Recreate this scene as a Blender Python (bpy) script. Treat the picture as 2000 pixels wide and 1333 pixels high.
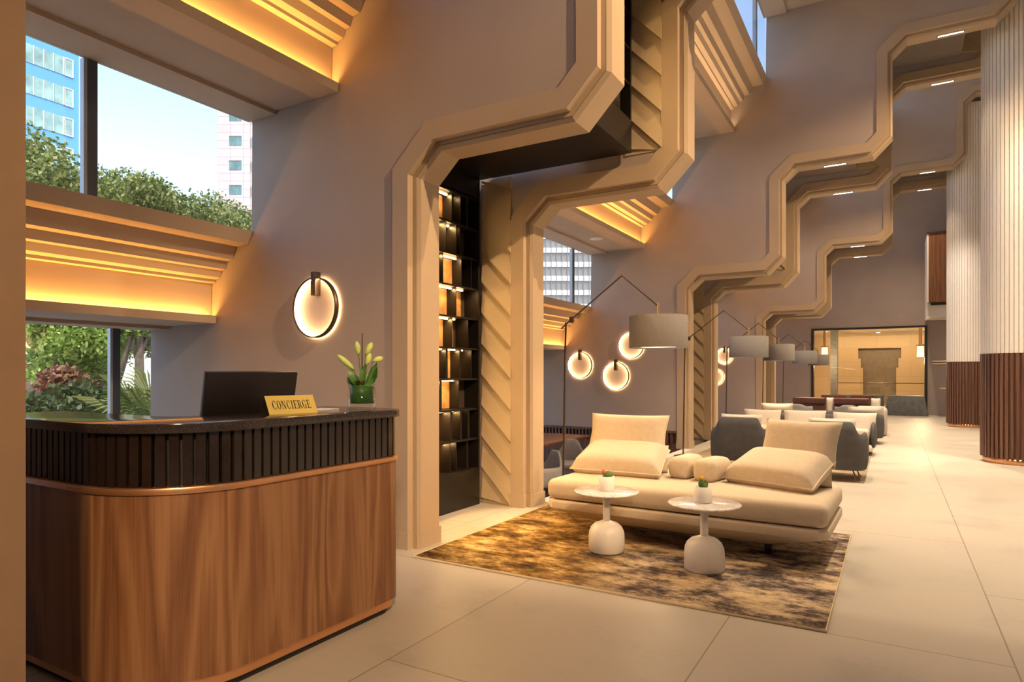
import bpy, bmesh, math, random
from mathutils import Vector, Matrix
R = math.radians
PI = math.pi
for o in list(bpy.data.objects): bpy.data.objects.remove(o)
scn = bpy.context.scene
col = scn.collection

# ------------------------------------------------------------------ camera
cd = bpy.data.cameras.new('camera'); cam = bpy.data.objects.new('camera', cd); col.objects.link(cam)
cam.location = (0, 0, 1.3); cam.rotation_euler = (R(90), 0, R(30.45))
cd.sensor_width = 36; cd.lens = 1267/2000*36; cd.shift_y = 0.03225; cd.clip_start = .05; cd.clip_end = 600
scn.camera = cam
# ------------------------------------------------------------------ world, sun, exposure
scn.view_settings.view_transform = 'Standard'; scn.view_settings.look = 'None'
scn.view_settings.exposure = 0.42; scn.view_settings.gamma = 1; scn.view_settings.use_curve_mapping = False
w = bpy.data.worlds.new('world'); scn.world = w; w.use_nodes = True
wn = w.node_tree; wn.nodes.clear()
sky = wn.nodes.new('ShaderNodeTexSky'); sky.sky_type = 'NISHITA'; sky.sun_disc = False
sky.sun_elevation = R(48); sky.sun_rotation = R(125); sky.air_density = 1.0; sky.dust_density = 2.0; sky.ozone_density = 1.0
bg = wn.nodes.new('ShaderNodeBackground'); bg.inputs[1].default_value = .44
wo = wn.nodes.new('ShaderNodeOutputWorld')
wn.links.new(sky.outputs[0], bg.inputs[0]); wn.links.new(bg.outputs[0], wo.inputs[0])

def light(name, kind, loc, energy, color, rot=None, aim=None, size=None, size_y=None, spot=None, blend=.6, radius=.05, spread=None):
    d = bpy.data.lights.new(name, kind); o = bpy.data.objects.new(name, d); col.objects.link(o)
    o.location = loc; d.energy = energy; d.color = color
    if aim is not None:
        o.rotation_euler = (Vector(aim)-Vector(loc)).to_track_quat('-Z', 'Y').to_euler()
    elif rot is not None: o.rotation_euler = rot
    if kind == 'AREA':
        d.shape = 'RECTANGLE' if size_y else 'SQUARE'; d.size = size
        if size_y: d.size_y = size_y
        if spread: d.spread = spread
    if kind == 'SPOT': d.spot_size = R(spot); d.spot_blend = blend; d.shadow_soft_size = radius
    if kind == 'POINT': d.shadow_soft_size = radius
    if kind == 'SUN': d.angle = R(1)
    return o
WARM = (1.0, .66, .34); WARM2 = (1.0, .76, .5); ORANGE = (1.0, .47, .10)
light('sun', 'SUN', (30, -30, 40), 2.6, (1, .92, .78), aim=(30-14, -30+10, 40-30*1.0))

# ------------------------------------------------------------------ materials
def mat(name): 
    m = bpy.data.materials.new(name); m.use_nodes = True
    nt = m.node_tree; b = nt.nodes['Principled BSDF']; return m, nt, b
def coords(nt, scale=(1, 1, 1), rot=(0, 0, 0), kind='Object', loc=(0, 0, 0)):
    t = nt.nodes.new('ShaderNodeTexCoord'); mp = nt.nodes.new('ShaderNodeMapping')
    mp.inputs['Scale'].default_value = scale; mp.inputs['Rotation'].default_value = rot; mp.inputs['Location'].default_value = loc
    nt.links.new(t.outputs[kind], mp.inputs[0]); return mp.outputs[0]
def noise(nt, vec, scale, detail=4, rough=.55, dist=0):
    n = nt.nodes.new('ShaderNodeTexNoise'); n.inputs['Scale'].default_value = scale; n.inputs['Detail'].default_value = detail
    n.inputs['Roughness'].default_value = rough; n.inputs['Distortion'].default_value = dist
    nt.links.new(vec, n.inputs['Vector']); return n.outputs['Fac']
def ramp(nt, fac, stops):
    r = nt.nodes.new('ShaderNodeValToRGB'); e = r.color_ramp.elements
    while len(e) < len(stops): e.new(.5)
    for i, (p, c) in enumerate(stops): e[i].position = p; e[i].color = (*c, 1)
    nt.links.new(fac, r.inputs[0]); return r.outputs[0]
def mixc(nt, fac, a, b, mode='MIX'):
    m = nt.nodes.new('ShaderNodeMix'); m.data_type = 'RGBA'; m.blend_type = mode
    for s, v in ((m.inputs[0], fac), (m.inputs[6], a), (m.inputs[7], b)):
        if hasattr(v, 'is_linked'): nt.links.new(v, s)
        elif isinstance(v, (int, float)): s.default_value = v
        else: s.default_value = (*v, 1)
    return m.outputs[2]
def math_n(nt, op, a, b=0.0, c=None):
    m = nt.nodes.new('ShaderNodeMath'); m.operation = op
    for i, v in enumerate((a, b) if c is None else (a, b, c)):
        if hasattr(v, 'is_linked'): nt.links.new(v, m.inputs[i])
        else: m.inputs[i].default_value = v
    return m.outputs[0]
def bump(nt, b, h, strength=.2, dist=.01):
    n = nt.nodes.new('ShaderNodeBump'); n.inputs['Strength'].default_value = strength; n.inputs['Distance'].default_value = dist
    nt.links.new(h, n.inputs['Height']); nt.links.new(n.outputs[0], b.inputs['Normal'])
def plain(name, c, rough=.6, metal=0, var=.06, scale=8, bmp=0, spec=.5, bscale=None):
    m, nt, b = mat(name); v = coords(nt)
    n = noise(nt, v, scale)
    lo = tuple(x*(1-var) for x in c); hi = tuple(min(1, x*(1+var)) for x in c)
    nt.links.new(ramp(nt, n, [(.3, lo), (.7, hi)]), b.inputs['Base Color'])
    b.inputs['Roughness'].default_value = rough; b.inputs['Metallic'].default_value = metal
    b.inputs['Specular IOR Level'].default_value = spec
    if bmp: bump(nt, b, noise(nt, v, bscale or scale*20), bmp, .004)
    return m
def emis(name, c, s):
    m, nt, b = mat(name); b.inputs['Base Color'].default_value = (*c, 1)
    b.inputs['Emission Color'].default_value = (*c, 1); b.inputs['Emission Strength'].default_value = s; return m
M = {}
M['plaster'] = plain('plaster', (.39, .325, .288), .75, var=.05, scale=1.3, bmp=.12, bscale=60, spec=.25)
M['frame'] = plain('taupe_trim', (.44, .34, .24), .6, var=.03, scale=2, bmp=.05, spec=.3)
M['pleat'] = plain('pleated_panel', (.46, .36, .23), .6, var=.05, scale=2, bmp=.05, spec=.3)
M['ledge'] = plain('ledge_paint', (.50, .40, .31), .7, var=.03, scale=2, bmp=.05, spec=.25)
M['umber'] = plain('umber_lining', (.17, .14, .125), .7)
M['white_paint'] = plain('white_paint', (.78, .74, .68), .6, var=.02)
M['ceiling'] = plain('ceiling_paint', (.62, .56, .5), .8, var=.03)
M['black'] = plain('black_lacquer', (.010, .008, .007), .4, var=.2, spec=.3)
M['black_soft'] = plain('black_matt', (.02, .018, .018), .55, var=.2)
M['bronze'] = plain('dark_bronze', (.10, .075, .055), .38, metal=.8)
M['bronze_panel'] = plain('bronze_panel', (.11, .085, .06), .4, metal=.55, var=.35, scale=3)
M['copper'] = plain('brushed_copper', (.80, .42, .21), .34, metal=.85, var=.08, scale=5)
M['brass'] = plain('brass', (.75, .52, .25), .3, metal=.9)
M['chrome'] = plain('chrome', (.7, .7, .72), .15, metal=1)
M['cream'] = plain('cream_fabric', (.66, .555, .43), .9, var=.05, scale=30, bmp=.35, bscale=500, spec=.15)
M['cream2'] = plain('pale_boucle', (.60, .54, .47), .9, var=.08, scale=60, bmp=.5, bscale=300, spec=.15)
M['grey_fabric'] = plain('charcoal_velvet', (.085, .082, .085), .75, var=.15, scale=10, bmp=.15, spec=.3)
M['mid_grey'] = plain('grey_upholstery', (.25, .24, .25), .85, var=.08, scale=20, bmp=.2, spec=.2)
M['oxblood'] = plain('oxblood_leather', (.095, .03, .024), .4, var=.15, scale=10)
M['shade'] = plain('grey_linen', (.20, .185, .18), .9, var=.12, scale=90, bmp=.2, bscale=400, spec=.1)
M['white_gloss'] = plain('white_lacquer', (.80, .77, .74), .35, var=.01)
M['pot'] = plain('white_ceramic', (.82, .80, .76), .5, var=.02)
M['screen'] = plain('dark_plastic', (.012, .008, .009), .45, var=.1)
M['sign'] = plain('gold_card', (.74, .58, .16), .45, var=.05)
M['ink'] = plain('black_ink', (.02, .02, .03), .5)
M['paper'] = plain('white_paper', (.8, .8, .9), .6, var=.02)
M['carpet'] = plain('dark_carpet', (.10, .08, .08), .95, var=.3, scale=12, bmp=.3)
M['rug2'] = plain('tan_rug', (.30, .23, .15), .95, var=.3, scale=6, bmp=.3)
M['stone_grey'] = plain('grey_stone', (.15, .16, .165), .5, var=.25, scale=9)
M['stone_dark'] = plain('dark_stone', (.20, .165, .13), .5, var=.15, scale=5)
M['cactus'] = plain('cactus_green', (.12, .20, .05), .7, var=.3, scale=60)
M['yellow'] = plain('yellow_bloom', (.75, .5, .03), .7)
M['coral'] = plain('coral_bloom', (.7, .18, .08), .7)
M['red'] = plain('red_petal', (.35, .02, .02), .6)
M['leaf'] = plain('glossy_leaf', (.07, .19, .04), .4, var=.4, scale=20)
M['bud'] = plain('lily_bud', (.50, .62, .18), .55, var=.15, scale=25)
M['stem'] = plain('stem_green', (.08, .13, .04), .6)
M['twig'] = plain('dark_twig', (.05, .035, .03), .7)
M['bark'] = plain('bark', (.16, .12, .085), .9, var=.3, scale=6, bmp=.4)
M['pave'] = plain('paving', (.35, .33, .30), .9, var=.15, scale=2)
M['mullion'] = plain('window_metal', (.05, .06, .10), .45, metal=.3)
M['mullion2'] = plain('pale_metal', (.45, .47, .52), .45, metal=.3)
M['led'] = emis('warm_led', (1, .62, .26), 14)
M['led_ring'] = emis('ring_led', (1, .62, .30), 26)
M['led_white'] = emis('white_led', (1, .86, .68), 12)
M['bulb'] = emis('lamp_diffuser', (1, .80, .58), 4)
M['lantern'] = emis('lantern_glass', (1, .66, .25), 2.6)

def leafmat(name, a, b_, c_):
    m, nt, b = mat(name); v = coords(nt)
    g = nt.nodes.new('ShaderNodeNewGeometry')
    n = ramp(nt, g.outputs['Random Per Island'], [(0, a), (.5, b_), (1, c_)])
    nt.links.new(n, b.inputs['Base Color']); b.inputs['Roughness'].default_value = .5
    tr = nt.nodes.new('ShaderNodeBsdfTranslucent'); nt.links.new(n, tr.inputs[0])
    mx = nt.nodes.new('ShaderNodeMixShader'); mx.inputs[0].default_value = .35
    out = nt.nodes['Material Output']
    nt.links.new(b.outputs[0], mx.inputs[1]); nt.links.new(tr.outputs[0], mx.inputs[2]); nt.links.new(mx.outputs[0], out.inputs[0])
    return m
M['foliage'] = leafmat('tree_leaves', (.07, .10, .02), (.15, .19, .04), (.34, .33, .10))
M['foliage_lime'] = leafmat('lime_leaves', (.14, .24, .03), (.25, .36, .06), (.42, .48, .12))
M['foliage_red'] = leafmat('red_leaves', (.18, .06, .04), (.28, .10, .06), (.22, .16, .06))
M['foliage_dark'] = leafmat('hedge_leaves', (.02, .04, .01), (.045, .075, .02), (.10, .13, .03))
M['frond'] = leafmat('palm_fronds', (.10, .14, .02), (.18, .22, .05), (.30, .30, .09))

def glassmat(name, tint, amount):
    m, nt, b = mat(name); nt.nodes.remove(b)
    t = nt.nodes.new('ShaderNodeBsdfTransparent'); t.inputs[0].default_value = (*tint, 1)
    g = nt.nodes.new('ShaderNodeBsdfGlossy'); g.inputs['Roughness'].default_value = .02
    fr = nt.nodes.new('ShaderNodeLayerWeight'); fr.inputs[0].default_value = .5
    k = math_n(nt, 'MULTIPLY_ADD', math_n(nt, 'POWER', fr.outputs['Facing'], 4.0), amount, .04)
    mx = nt.nodes.new('ShaderNodeMixShader'); nt.links.new(k, mx.inputs[0])
    nt.links.new(t.outputs[0], mx.inputs[1]); nt.links.new(g.outputs[0], mx.inputs[2])
    nt.links.new(mx.outputs[0], nt.nodes['Material Output'].inputs[0]); return m
M['glass'] = glassmat('window_glass', (.96, .98, .98), .5)
M['vase_glass'] = glassmat('vase_glass', (.93, .97, .94), 1.0)

def m_granite():
    m, nt, b = mat('black_granite'); v = coords(nt)
    n = noise(nt, v, 260, 3)
    nt.links.new(ramp(nt, n, [(.35, (.018, .014, .014)), (.62, (.045, .034, .032)), (.72, (.14, .11, .10))]), b.inputs['Base Color'])
    b.inputs['Roughness'].default_value = .13; return m
M['granite'] = m_granite()
def m_walnut(name, cols, gx=5.0, rough=.42):
    m, nt, b = mat(name); v = coords(nt, (gx, gx, .32))
    big = noise(nt, v, 1.1, 3, .5, .9)
    w_ = nt.nodes.new('ShaderNodeMath'); w_.operation = 'MULTIPLY'; w_.inputs[1].default_value = 9.0
    nt.links.new(big, w_.inputs[0])
    fr = math_n(nt, 'PINGPONG', w_.outputs[0], 1.0)
    v2 = coords(nt, (70, 70, 1.4)); fine = noise(nt, v2, 2.0, 5, .6)
    v3 = coords(nt, (2.2, 2.2, .12)); plank = noise(nt, v3, 1.0, 2)
    a = math_n(nt, 'MULTIPLY_ADD', fr, .38, math_n(nt, 'MULTIPLY', fine, .42))
    a = math_n(nt, 'MULTIPLY_ADD', plank, .35, a)
    nt.links.new(ramp(nt, a, [(.25, cols[0]), (.5, cols[1]), (.75, cols[2])]), b.inputs['Base Color'])
    b.inputs['Roughness'].default_value = rough; bump(nt, b, fine, .08, .002); return m
M['walnut'] = m_walnut('walnut_veneer', ((.135, .055, .024), (.235, .105, .047), (.34, .175, .082)))
M['dark_wood'] = m_walnut('dark_walnut', ((.06, .025, .016), (.11, .048, .030), (.17, .08, .05)), 12, .45)
M['panel_wood'] = m_walnut('reddish_wood', ((.10, .04, .02), (.17, .07, .035), (.22, .10, .05)), 6)
def m_floor():
    m, nt, b = mat('porcelain_tile')
    t = nt.nodes.new('ShaderNodeTexCoord'); sp = nt.nodes.new('ShaderNodeSeparateXYZ'); cb = nt.nodes.new('ShaderNodeCombineXYZ')
    nt.links.new(t.outputs['Object'], sp.inputs[0]); nt.links.new(sp.outputs[1], cb.inputs[0]); nt.links.new(sp.outputs[0], cb.inputs[1])
    mp = nt.nodes.new('ShaderNodeMapping'); nt.links.new(cb.outputs[0], mp.inputs[0]); mp.inputs['Location'].default_value = (-2.26, .758, 0)
    br = nt.nodes.new('ShaderNodeTexBrick'); nt.links.new(mp.outputs[0], br.inputs[0])
    br.inputs['Scale'].default_value = 1; br.inputs['Brick Width'].default_value = 2.44; br.inputs['Row Height'].default_value = 1.225
    br.inputs['Mortar Size'].default_value = .004; br.inputs['Mortar Smooth'].default_value = 0; br.offset = .45; br.inputs['Bias'].default_value = 0
    br.inputs['Color1'].default_value = (.50, .46, .405, 1); br.inputs['Color2'].default_value = (.54, .50, .44, 1); br.inputs['Mortar'].default_value = (.30, .26, .20, 1)
    v = coords(nt); n1 = noise(nt, v, 1.8, 8, .6, .3); n2 = noise(nt, v, 28, 6, .7)
    k = math_n(nt, 'MULTIPLY_ADD', n2, .3, n1)
    g = ramp(nt, k, [(.4, (.82, .82, .82)), (.62, (1, 1, 1)), (.85, (1.0, .99, .97))])
    nt.links.new(mixc(nt, 1.0, br.outputs[0], g, 'MULTIPLY'), b.inputs['Base Color'])
    nt.links.new(ramp(nt, n1, [(.3, (.36, .36, .36)), (.7, (.5, .5, .5))]), b.inputs['Roughness'])
    b.inputs['Specular IOR Level'].default_value = .4
    return m
M['floor'] = m_floor()
def m_rug():
    m, nt, b = mat('abstract_rug')
    v = coords(nt, (1.0, 1.9, 1)); vr = coords(nt)
    n = noise(nt, v, 2.4, 15, .80, .1)
    gold = ramp(nt, n, [(.40, (.05, .03, .014)), (.47, (.19, .105, .035)), (.53, (.42, .26, .08)), (.60, (.80, .58, .28))])
    n2 = noise(nt, coords(nt, (1, 1.7, 1), loc=(5, 3, 0)), 2.6, 15, .80, .1)
    grey = ramp(nt, n2, [(.40, (.05, .04, .04)), (.47, (.19, .14, .12)), (.51, (.45, .34, .24)), (.59, (.80, .62, .38))])
    sp = nt.nodes.new('ShaderNodeSeparateXYZ'); nt.links.new(vr, sp.inputs[0])
    fx = math_n(nt, 'MULTIPLY_ADD', sp.outputs[0], .9, noise(nt, vr, 1.2, 6))
    f = nt.nodes.new('ShaderNodeMapRange'); nt.links.new(fx, f.inputs[0]); f.inputs[1].default_value = .1; f.inputs[2].default_value = .8
    c = mixc(nt, f.outputs[0], gold, grey)
    br = nt.nodes.new('ShaderNodeTexBrick'); nt.links.new(coords(nt, rot=(0, 0, R(4))), br.inputs[0])
    br.inputs['Scale'].default_value = 1; br.inputs['Brick Width'].default_value = .30; br.inputs['Row Height'].default_value = .22
    br.inputs['Mortar Size'].default_value = .02; br.offset = .3; br.inputs['Mortar Smooth'].default_value = .6
    msk = ramp(nt, noise(nt, vr, 1.6, 4), [(.60, (0, 0, 0)), (.67, (.75, .75, .75))])
    mk = mixc(nt, 1.0, msk, br.outputs['Fac'], 'MULTIPLY')
    mk2 = nt.nodes.new('ShaderNodeSeparateColor'); nt.links.new(mk, mk2.inputs[0])
    c = mixc(nt, mk2.outputs[0], c, (.07, .05, .045))
    fine = noise(nt, vr, 220, 3, .8); c = mixc(nt, .4, c, ramp(nt, fine, [(.35, (.35, .35, .35)), (.65, (1, 1, 1))]), 'MULTIPLY')
    nt.links.new(c, b.inputs['Base Color']); b.inputs['Roughness'].default_value = .95; b.inputs['Specular IOR Level'].default_value = .1
    bump(nt, b, fine, .4, .004); return m
M['rug'] = m_rug()
def m_marble():
    m, nt, b = mat('white_marble'); v = coords(nt)
    n = noise(nt, v, 5, 8, .6, 1.5)
    nt.links.new(ramp(nt, n, [(.40, (.86, .84, .84)), (.50, (.62, .58, .60)), (.55, (.85, .83, .83))]), b.inputs['Base Color'])
    b.inputs['Roughness'].default_value = .15; return m
M['marble'] = m_marble()
def m_stone():
    m, nt, b = mat('beige_stone'); 
    t = nt.nodes.new('ShaderNodeTexCoord'); sp = nt.nodes.new('ShaderNodeSeparateXYZ'); cb = nt.nodes.new('ShaderNodeCombineXYZ')
    nt.links.new(t.outputs['Object'], sp.inputs[0]); nt.links.new(sp.outputs[0], cb.inputs[0]); nt.links.new(sp.outputs[2], cb.inputs[1])
    br = nt.nodes.new('ShaderNodeTexBrick'); nt.links.new(cb.outputs[0], br.inputs[0])
    br.inputs['Scale'].default_value = 1; br.inputs['Brick Width'].default_value = 1.2; br.inputs['Row Height'].default_value = .6; br.inputs['Mortar Size'].default_value = .008
    br.inputs['Color1'].default_value = (.52, .40, .25, 1); br.inputs['Color2'].default_value = (.54, .42, .27, 1); br.inputs['Mortar'].default_value = (.44, .33, .2, 1)
    nt.links.new(br.outputs[0], b.inputs['Base Color']); b.inputs['Roughness'].default_value = .4; return m
M['stone'] = m_stone()
def m_bands(name, axis_rows, pitch, frac, ca, cb_, vpitch, vfrac, cv, rough=.3):
    """rows of windows: bands along z of the object, vertical lines along the object's x"""
    m, nt, b = mat(name)
    t = nt.nodes.new('ShaderNodeTexCoord'); sp = nt.nodes.new('ShaderNodeSeparateXYZ'); nt.links.new(t.outputs['Object'], sp.inputs[0])
    rz = math_n(nt, 'FRACT', math_n(nt, 'DIVIDE', sp.outputs[2], pitch)); isw = math_n(nt, 'LESS_THAN', rz, frac)
    rx = math_n(nt, 'FRACT', math_n(nt, 'DIVIDE', sp.outputs[0], vpitch)); isv = math_n(nt, 'LESS_THAN', rx, vfrac)
    c = mixc(nt, isw, cb_, ca); c = mixc(nt, math_n(nt, 'MULTIPLY', isv, isw), c, cv)
    nt.links.new(c, b.inputs['Base Color']); b.inputs['Roughness'].default_value = rough; return m
M['blue_clad'] = plain('blue_cladding', (.10, .29, .56), .4, var=.05, scale=.3)
M['teal_glass'] = plain('teal_glazing', (.22, .34, .32), .25, var=.35, scale=.7)
M['cream_metal'] = plain('cream_metal', (.72, .68, .60), .5)
M['teal_dark'] = plain('dark_teal_glazing', (.10, .20, .20), .2, var=.4, scale=.8)
def m_pink():
    m, nt, b = mat('pink_cladding')
    t = nt.nodes.new('ShaderNodeTexCoord'); sp = nt.nodes.new('ShaderNodeSeparateXYZ'); cb = nt.nodes.new('ShaderNodeCombineXYZ')
    nt.links.new(t.outputs['Object'], sp.inputs[0]); nt.links.new(sp.outputs[0], cb.inputs[0]); nt.links.new(sp.outputs[2], cb.inputs[1])
    br = nt.nodes.new('ShaderNodeTexBrick'); nt.links.new(cb.outputs[0], br.inputs[0]); br.offset = 0
    br.inputs['Scale'].default_value = 1; br.inputs['Brick Width'].default_value = 1.6; br.inputs['Row Height'].default_value = 1.0; br.inputs['Mortar Size'].default_value = .03
    br.inputs['Color1'].default_value = (.50, .40, .39, 1); br.inputs['Color2'].default_value = (.53, .43, .42, 1); br.inputs['Mortar'].default_value = (.33, .27, .26, 1)
    nt.links.new(br.outputs[0], b.inputs['Base Color']); b.inputs['Roughness'].default_value = .5; return m
M['pink'] = m_pink()
M['tower_white'] = plain('white_band', (.85, .82, .76), .6, var=.03)
M['tower_glass'] = plain('tower_glazing', (.22, .20, .20), .3, var=.1)
M['brick_red'] = plain('red_render', (.30, .08, .06), .8, var=.2)

# ------------------------------------------------------------------ mesh helpers
class MB:
    def __init__(s): s.v = []; s.f = []
    def add(s, vs, fs):
        n = len(s.v); s.v += [tuple(v) for v in vs]; s.f += [tuple(i+n for i in f) for f in fs]; return s
    def box(s, x0, x1, y0, y1, z0, z1, Mx=None):
        vs = [Vector((x, y, z)) for x in (x0, x1) for y in (y0, y1) for z in (z0, z1)]
        if Mx: vs = [Mx @ v for v in vs]
        return s.add(vs, [(0, 1, 3, 2), (4, 6, 7, 5), (0, 4, 5, 1), (2, 3, 7, 6), (0, 2, 6, 4), (1, 5, 7, 3)])
    def prism(s, poly, a0, a1, axis='y'):
        """poly: list of 2D points; axis y: (x,z), z: (x,y), x: (y,z)"""
        def P(p, a): return {'y': (p[0], a, p[1]), 'z': (p[0], p[1], a), 'x': (a, p[0], p[1])}[axis]
        n = len(poly); vs = [P(p, a0) for p in poly]+[P(p, a1) for p in poly]
        fs = [tuple(range(n)), tuple(range(2*n-1, n-1, -1))]+[(i, i+n, (i+1) % n+n, (i+1) % n) for i in range(n)]
        return s.add(vs, fs)
    def lathe(s, prof, c=(0, 0, 0), n=32, Mx=None, a0=0, a1=2*PI):
        full = abs(a1-a0-2*PI) < 1e-6; k = n if full else n+1
        vs = []
        for r, z in prof:
            for i in range(k):
                a = a0+(a1-a0)*i/n; p = Vector((c[0]+r*math.cos(a), c[1]+r*math.sin(a), c[2]+z)); vs.append(Mx @ p if Mx else p)
        fs = []
        for j in range(len(prof)-1):
            for i in range(n):
                i2 = (i+1) % k if full else i+1
                fs.append((j*k+i, j*k+i2, (j+1)*k+i2, (j+1)*k+i))
        return s.add(vs, fs)
    def tube(s, pts, r, n=8, cap=True):
        pts = [Vector(p) for p in pts]; rs = r if isinstance(r, (list, tuple)) else [r]*len(pts)
        vs = []; up = None
        for i, p in enumerate(pts):
            t = (pts[min(i+1, len(pts)-1)]-pts[max(i-1, 0)]).normalized()
            if up is None: up = t.orthogonal().normalized()
            up = (up-t*up.dot(t)).normalized(); b = t.cross(up)
            for k in range(n):
                a = 2*PI*k/n; vs.append(p+(up*math.cos(a)+b*math.sin(a))*rs[i])
        fs = [(j*n+k, j*n+(k+1) % n, (j+1)*n+(k+1) % n, (j+1)*n+k) for j in range(len(pts)-1) for k in range(n)]
        if cap: fs += [tuple(range(n-1, -1, -1)), tuple(range((len(pts)-1)*n, len(pts)*n))]
        return s.add(vs, fs)
    def build(s, name, m, parent=None, smooth=False, bevel=0, seg=2, Mx=None, sub=0, merge=False):
        me = bpy.data.meshes.new(name)
        vs = [tuple(Mx @ Vector(v)) for v in s.v] if Mx else s.v
        me.from_pydata(vs, [], s.f); me.materials.append(m)
        bm = bmesh.new(); bm.from_mesh(me)
        if merge: bmesh.ops.remove_doubles(bm, verts=bm.verts, dist=1e-5)
        bmesh.ops.recalc_face_normals(bm, faces=bm.faces)
        if bevel:
            es = [e for e in bm.edges if len(e.link_faces) == 2 and e.calc_face_angle(0) > R(25)]
            bmesh.ops.bevel(bm, geom=es, offset=bevel, segments=seg, affect='EDGES', profile=.5, clamp_overlap=True)
        bm.to_mesh(me); bm.free()
        o = bpy.data.objects.new(name, me); col.objects.link(o); o.parent = parent
        if smooth or bevel:
            for p in me.polygons: p.use_smooth = True
            if not (smooth is True and not bevel): 
                try: me.set_sharp_from_angle(angle=R(40))
                except Exception: pass
        if sub:
            md = o.modifiers.new('subdivision', 'SUBSURF'); md.levels = sub; md.render_levels = sub
        return o
def box(name, x0, x1, y0, y1, z0, z1, m, parent=None, bevel=0, seg=2, Mx=None):
    return MB().box(x0, x1, y0, y1, z0, z1).build(name, m, parent, bevel=bevel, seg=seg, Mx=Mx)
def tag(o, label=None, cat=None, group=None, kind=None):
    if label: o['label'] = label
    if cat: o['category'] = cat
    if group: o['group'] = group
    if kind: o['kind'] = kind
    return o
def S(o, label=None, cat='wall'): return tag(o, label, cat, kind='structure')
def thing(name, label, cat, loc=(0, 0, 0), rz=0, group=None):
    o = bpy.data.objects.new(name, None); col.objects.link(o); o.empty_display_size = .1
    o.location = loc; o.rotation_euler = (0, 0, rz); return tag(o, label, cat, group)
def dup(root, loc, rz=None, label=None, group=None):
    r = root.copy(); col.objects.link(r); r.location = loc
    if rz is not None: r.rotation_euler = (0, 0, rz)
    if label: r['label'] = label
    if group: r['group'] = group
    for ch in list(root.children):
        c = ch.copy(); col.objects.link(c); c.parent = r
        for g in ch.children:
            d = g.copy(); col.objects.link(d); d.parent = c
    return r
def at(parent, o, loc, rot=(0, 0, 0)): o.parent = parent; o.location = loc; o.rotation_euler = rot; return o
def rbox(sx, sy, sz, r, nseg=4):
    mb = MB().box(-sx/2, sx/2, -sy/2, sy/2, -sz/2, sz/2); return mb
def pillow_mb(w, h, t, n=18, pinch=.06, p=4, sag=0):
    """soft cushion lying in the xy plane, edges meeting in a seam"""
    mb = MB(); vs = []; fs = []
    def pt(i, j, s):
        u = -1+2*i/n; v = -1+2*j/n
        e = max(0, (1-abs(u)**p))**.5*max(0, (1-abs(v)**p))**.5
        k = 1-pinch*(1-(u*u))*abs(v)**2-0
        k2 = 1-pinch*(1-(v*v))*abs(u)**2
        return Vector((u*w/2*k2, v*h/2*k, s*t/2*e-sag*u*u))
    for s_ in (1, -1):
        off = len(vs)
        for i in range(n+1):
            for j in range(n+1): vs.append(pt(i, j, s_))
        for i in range(n):
            for j in range(n):
                a = off+i*(n+1)+j; q = (a, a+n+1, a+n+2, a+1); fs.append(q if s_ == 1 else q[::-1])
    return mb.add(vs, fs)
def seam_pts(w, h, n=10, pinch=.06, sag=0):
    pts = []
    for a, b_ in (((-1, -1), (1, -1)), ((1, -1), (1, 1)), ((1, 1), (-1, 1)), ((-1, 1), (-1, -1))):
        for i in range(n):
            u = a[0]+(b_[0]-a[0])*i/n; v = a[1]+(b_[1]-a[1])*i/n
            k = 1-pinch*(1-u*u)*v*v; k2 = 1-pinch*(1-v*v)*u*u
            pts.append((u*w/2*k2, v*h/2*k, -sag*u*u))
    pts.append(pts[0]); return pts

# ------------------------------------------------------------------ building module
CEIL = 8.9
def stair_path(zmax=CEIL, dx0=0, z0=0.0):
    p = [(-3.03+dx0, z0)]
    for k in range(6):
        ox, oz = 1.51*k, 1.66*k
        for a in ((-3.03, 2.75), (-2.84, 2.93), (-1.77, 2.93), (-1.52, 3.19)):
            q = (a[0]+ox+dx0, a[1]+oz)
            if q[1] >= zmax-.05: p.append((p[-1][0], zmax)); return p
            p.append(q)
    return p
def offset_path(p, n):
    out = []
    for i, a in enumerate(p):
        def nrm(u, v):
            d = Vector((v[0]-u[0], v[1]-u[1])).normalized(); return Vector((-d.y, d.x))
        if i == 0: m = nrm(p[0], p[1])
        elif i == len(p)-1: m = nrm(p[-2], p[-1])
        else:
            n1 = nrm(p[i-1], a); n2 = nrm(a, p[i+1]); m = (n1+n2); m = m/ (1+n1.dot(n2))
        out.append((a[0]+m.x*n, a[1]+m.y*n))
    return out
def sweep(path, sec, z_cut=None):
    mb = MB(); n = len(sec); cols_ = [offset_path(path, s[0]) for s in sec]; vs = []
    for i in range(len(path)):
        for j in range(n): vs.append((cols_[j][i][0], sec[j][1], cols_[j][i][1]))
    fs = [(i*n+j, i*n+(j+1) % n, (i+1)*n+(j+1) % n, (i+1)*n+j) for i in range(len(path)-1) for j in range(n)]
    fs += [tuple(range(n)), tuple(range(len(path)*n-1, (len(path)-1)*n-1, -1))]
    return mb.add(vs, fs)
FDX, FDZ = 1.54, 1.785
def facade_left(zmax=CEIL):
    """outer edge of the fin walls, just behind the window glass line"""
    p = [(-6.40, -.6)]
    for k in range(5):
        ox, oz = FDX*k, FDZ*k
        for a in ((-6.40, 1.80), (-5.50, 1.80), (-5.50, 2.25), (-4.96, 2.53), (-4.87, 2.53)):
            q = (a[0]+ox, a[1]+oz)
            if q[1] >= zmax: p.append((p[-1][0], zmax)); return p
            p.append(q)
    return p
WALLS = [3.74, 5.48, 11.16, 13.0, 18.68, 20.42]
TH = .30
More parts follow.
